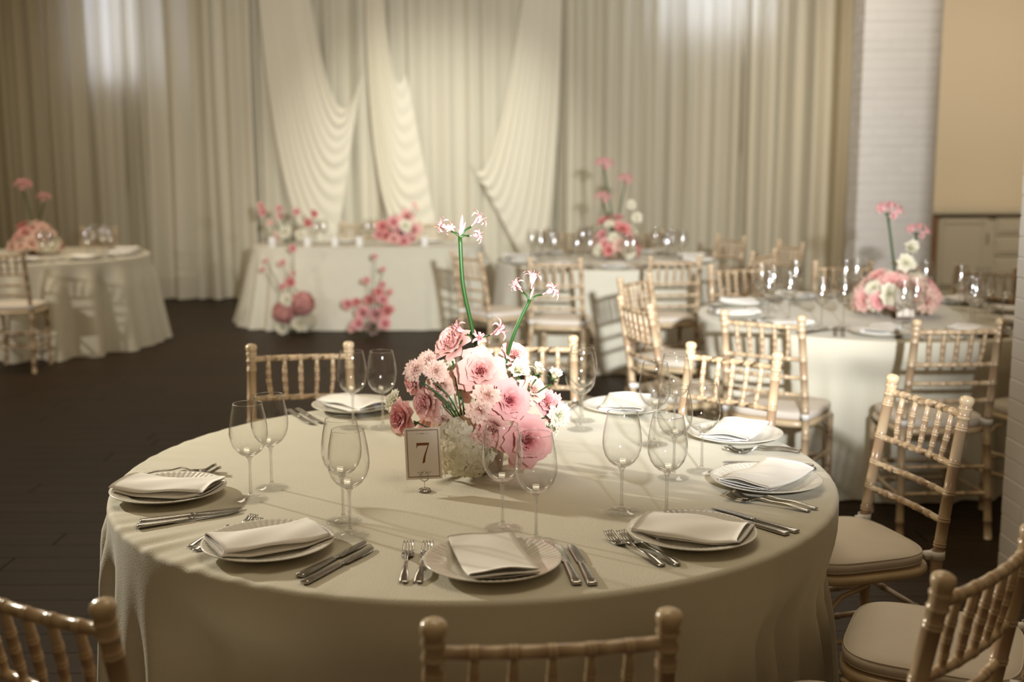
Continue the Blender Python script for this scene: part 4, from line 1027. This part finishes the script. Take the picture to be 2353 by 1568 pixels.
# ------------------------------------------------------------------ settings of the tables farther back
def far_table(ctr, phase, what, angs, gl_group):
    gl = []
    for k in angs:
        a = math.radians(phase + 36*k); o = Vector((math.cos(a), math.sin(a), 0)); r = Vector((-math.sin(a), math.cos(a), 0)); p = ctr + o*0.735
        q = proj(Vector((p.x, p.y, 0.77)))
        if not (-40 < q[0] < 2393): continue
        gl.append((q[0], a, p, o, r))
    gl.sort(key=lambda e: e[0]); n = len(gl); glasses = []
    for i, (px, a, p, o, r) in enumerate(gl):
        w_ = ORD[i] if i < n - 1 else 'rightmost'
        tag(obj('plate', PLATE, loc=(p.x, p.y, Z), rot=(0, 0, a + PI/2)), 'white plate on %s, %s of its plates' % (what, w_), 'plate', 'plates on ' + what)
        tag(obj('napkin', NAPS[i % 4], loc=(p.x, p.y, Z + 0.0075), rot=(0, 0, a + PI/2 + 0.3*math.sin(i*2.1))), 'folded napkin on %s, %s of its napkins' % (what, w_), 'napkin', 'napkins on ' + what)
        for s, fn, nm in ((-1, fork, 'fork'), (1, knife, 'knife')):
            for e, wd in ((0.165, 'inner'), (0.197, 'outer')):
                q2 = p + r*(s*e); fn(q2, a + PI/2, 'steel %s %s beside the %s plate on %s' % (wd, nm, w_, what), nm + 's on ' + what)
        for dr, dt in ((0.59, 0.10), (0.50, 0.16)):
            q3 = ctr + o*dr + r*dt
            if (q3 - ctr).length > 0.28: glasses.append((proj(Vector((q3.x, q3.y, 0.9)))[0], q3))
    glasses.sort(key=lambda e: e[0])
    for i, (px, g) in enumerate(glasses):
        w_ = ORD[i] if i < len(glasses) - 1 else 'rightmost'
        wine_glass(g.x, g.y, 0.7605, 'blurred wine glass on %s, %s of its glasses' % (what, w_), gl_group, 1.0, True)
far_table(RT, 146, 'the right table', range(10), 'wine glasses on the right table')
far_table(MT, 198, 'the rear table', range(10), 'wine glasses on the rear table')
far_table(LT, 250, 'the left round table', (0, 1, 2, 3, 4, 8, 9), 'wine glasses on the left round table')
# number card of the right table
cm = Matrix.Translation((2.02, 2.66, 0.79)) @ Matrix.Rotation(0.1, 4, 'Z') @ Matrix.Rotation(PI/2 - 0.3, 4, 'X')
c2 = tag(obj('number_card', MB().box((0, CH/2, 0), (CW, CH, 0.0008)), m='card', smooth=False, mtx=cm), 'blurred cream table card before the flowers of the right table', 'table number')
mb = MB(); frame2(mb, 0.0048, 0.0016); obj('border', mb, c2, m='inkline', smooth=False)
h2 = thing('card_holder', (2.02, 2.66, 0.7605), 'wire card holder under the blurred card of the right table', 'card holder', None, 0.1)
obj('base', MB().lathe([(0, 0), (0.0155, 0), (0.0165, 0.002), (0.006, 0.0062), (0, 0.0064)], 20), h2, m='steel')
obj('wire', MB().tube([(0, 0, 0.005), (0, 0, 0.031)], 0.0008, 6), h2, m='steel')
# head table: candles, plates, glasses
for px, lab in ((626, 'left end'), (707, 'airy flowers'), (770, 'first chair'), (826, 'middle'), (976, 'coral flowers')):
    p = at(px, 568, 7.82)
    c = thing('votive_candle', (p.x, 7.82, 0.7605), 'white votive candle on the head table near the ' + {'left end': 'end by the dim drape', 'airy flowers': 'right of the airy flowers', 'first chair': 'left one of the two chairs', 'middle': 'centre, between the two chairs', 'coral flowers': 'coral flower cluster'}[lab], 'candle', 'white candles on the head table')
    obj('wax', MB().lathe([(0, 0), (0.034, 0), (0.036, 0.004), (0.036, 0.085), (0.033, 0.09), (0.02, 0.084), (0, 0.083)], 20), c, m='candle')
    obj('wick', MB().tube([(0, 0, 0.083), (0.001, 0, 0.094)], 0.001, 5), c, m='gap')
for i, px in enumerate((727, 741, 845, 858)):
    p = at(px, 560, 8.05); wine_glass(p.x, 8.05 + 0.1*(i % 2), 0.7605, 'wine glass on the head table, %s of the four there' % (['leftmost', 'second from the left', 'third from the left', 'rightmost'][i]), 'wine glasses on the head table', 1.0, True)
for i, x in enumerate((-1.52, -0.70)):
    tag(obj('plate', PLATE, loc=(x, 8.34, Z)), 'white plate on the head table before the %s cream chair' % ('airy flowers\'' if i == 0 else 'coral flowers\''), 'plate', 'plates on the head table')
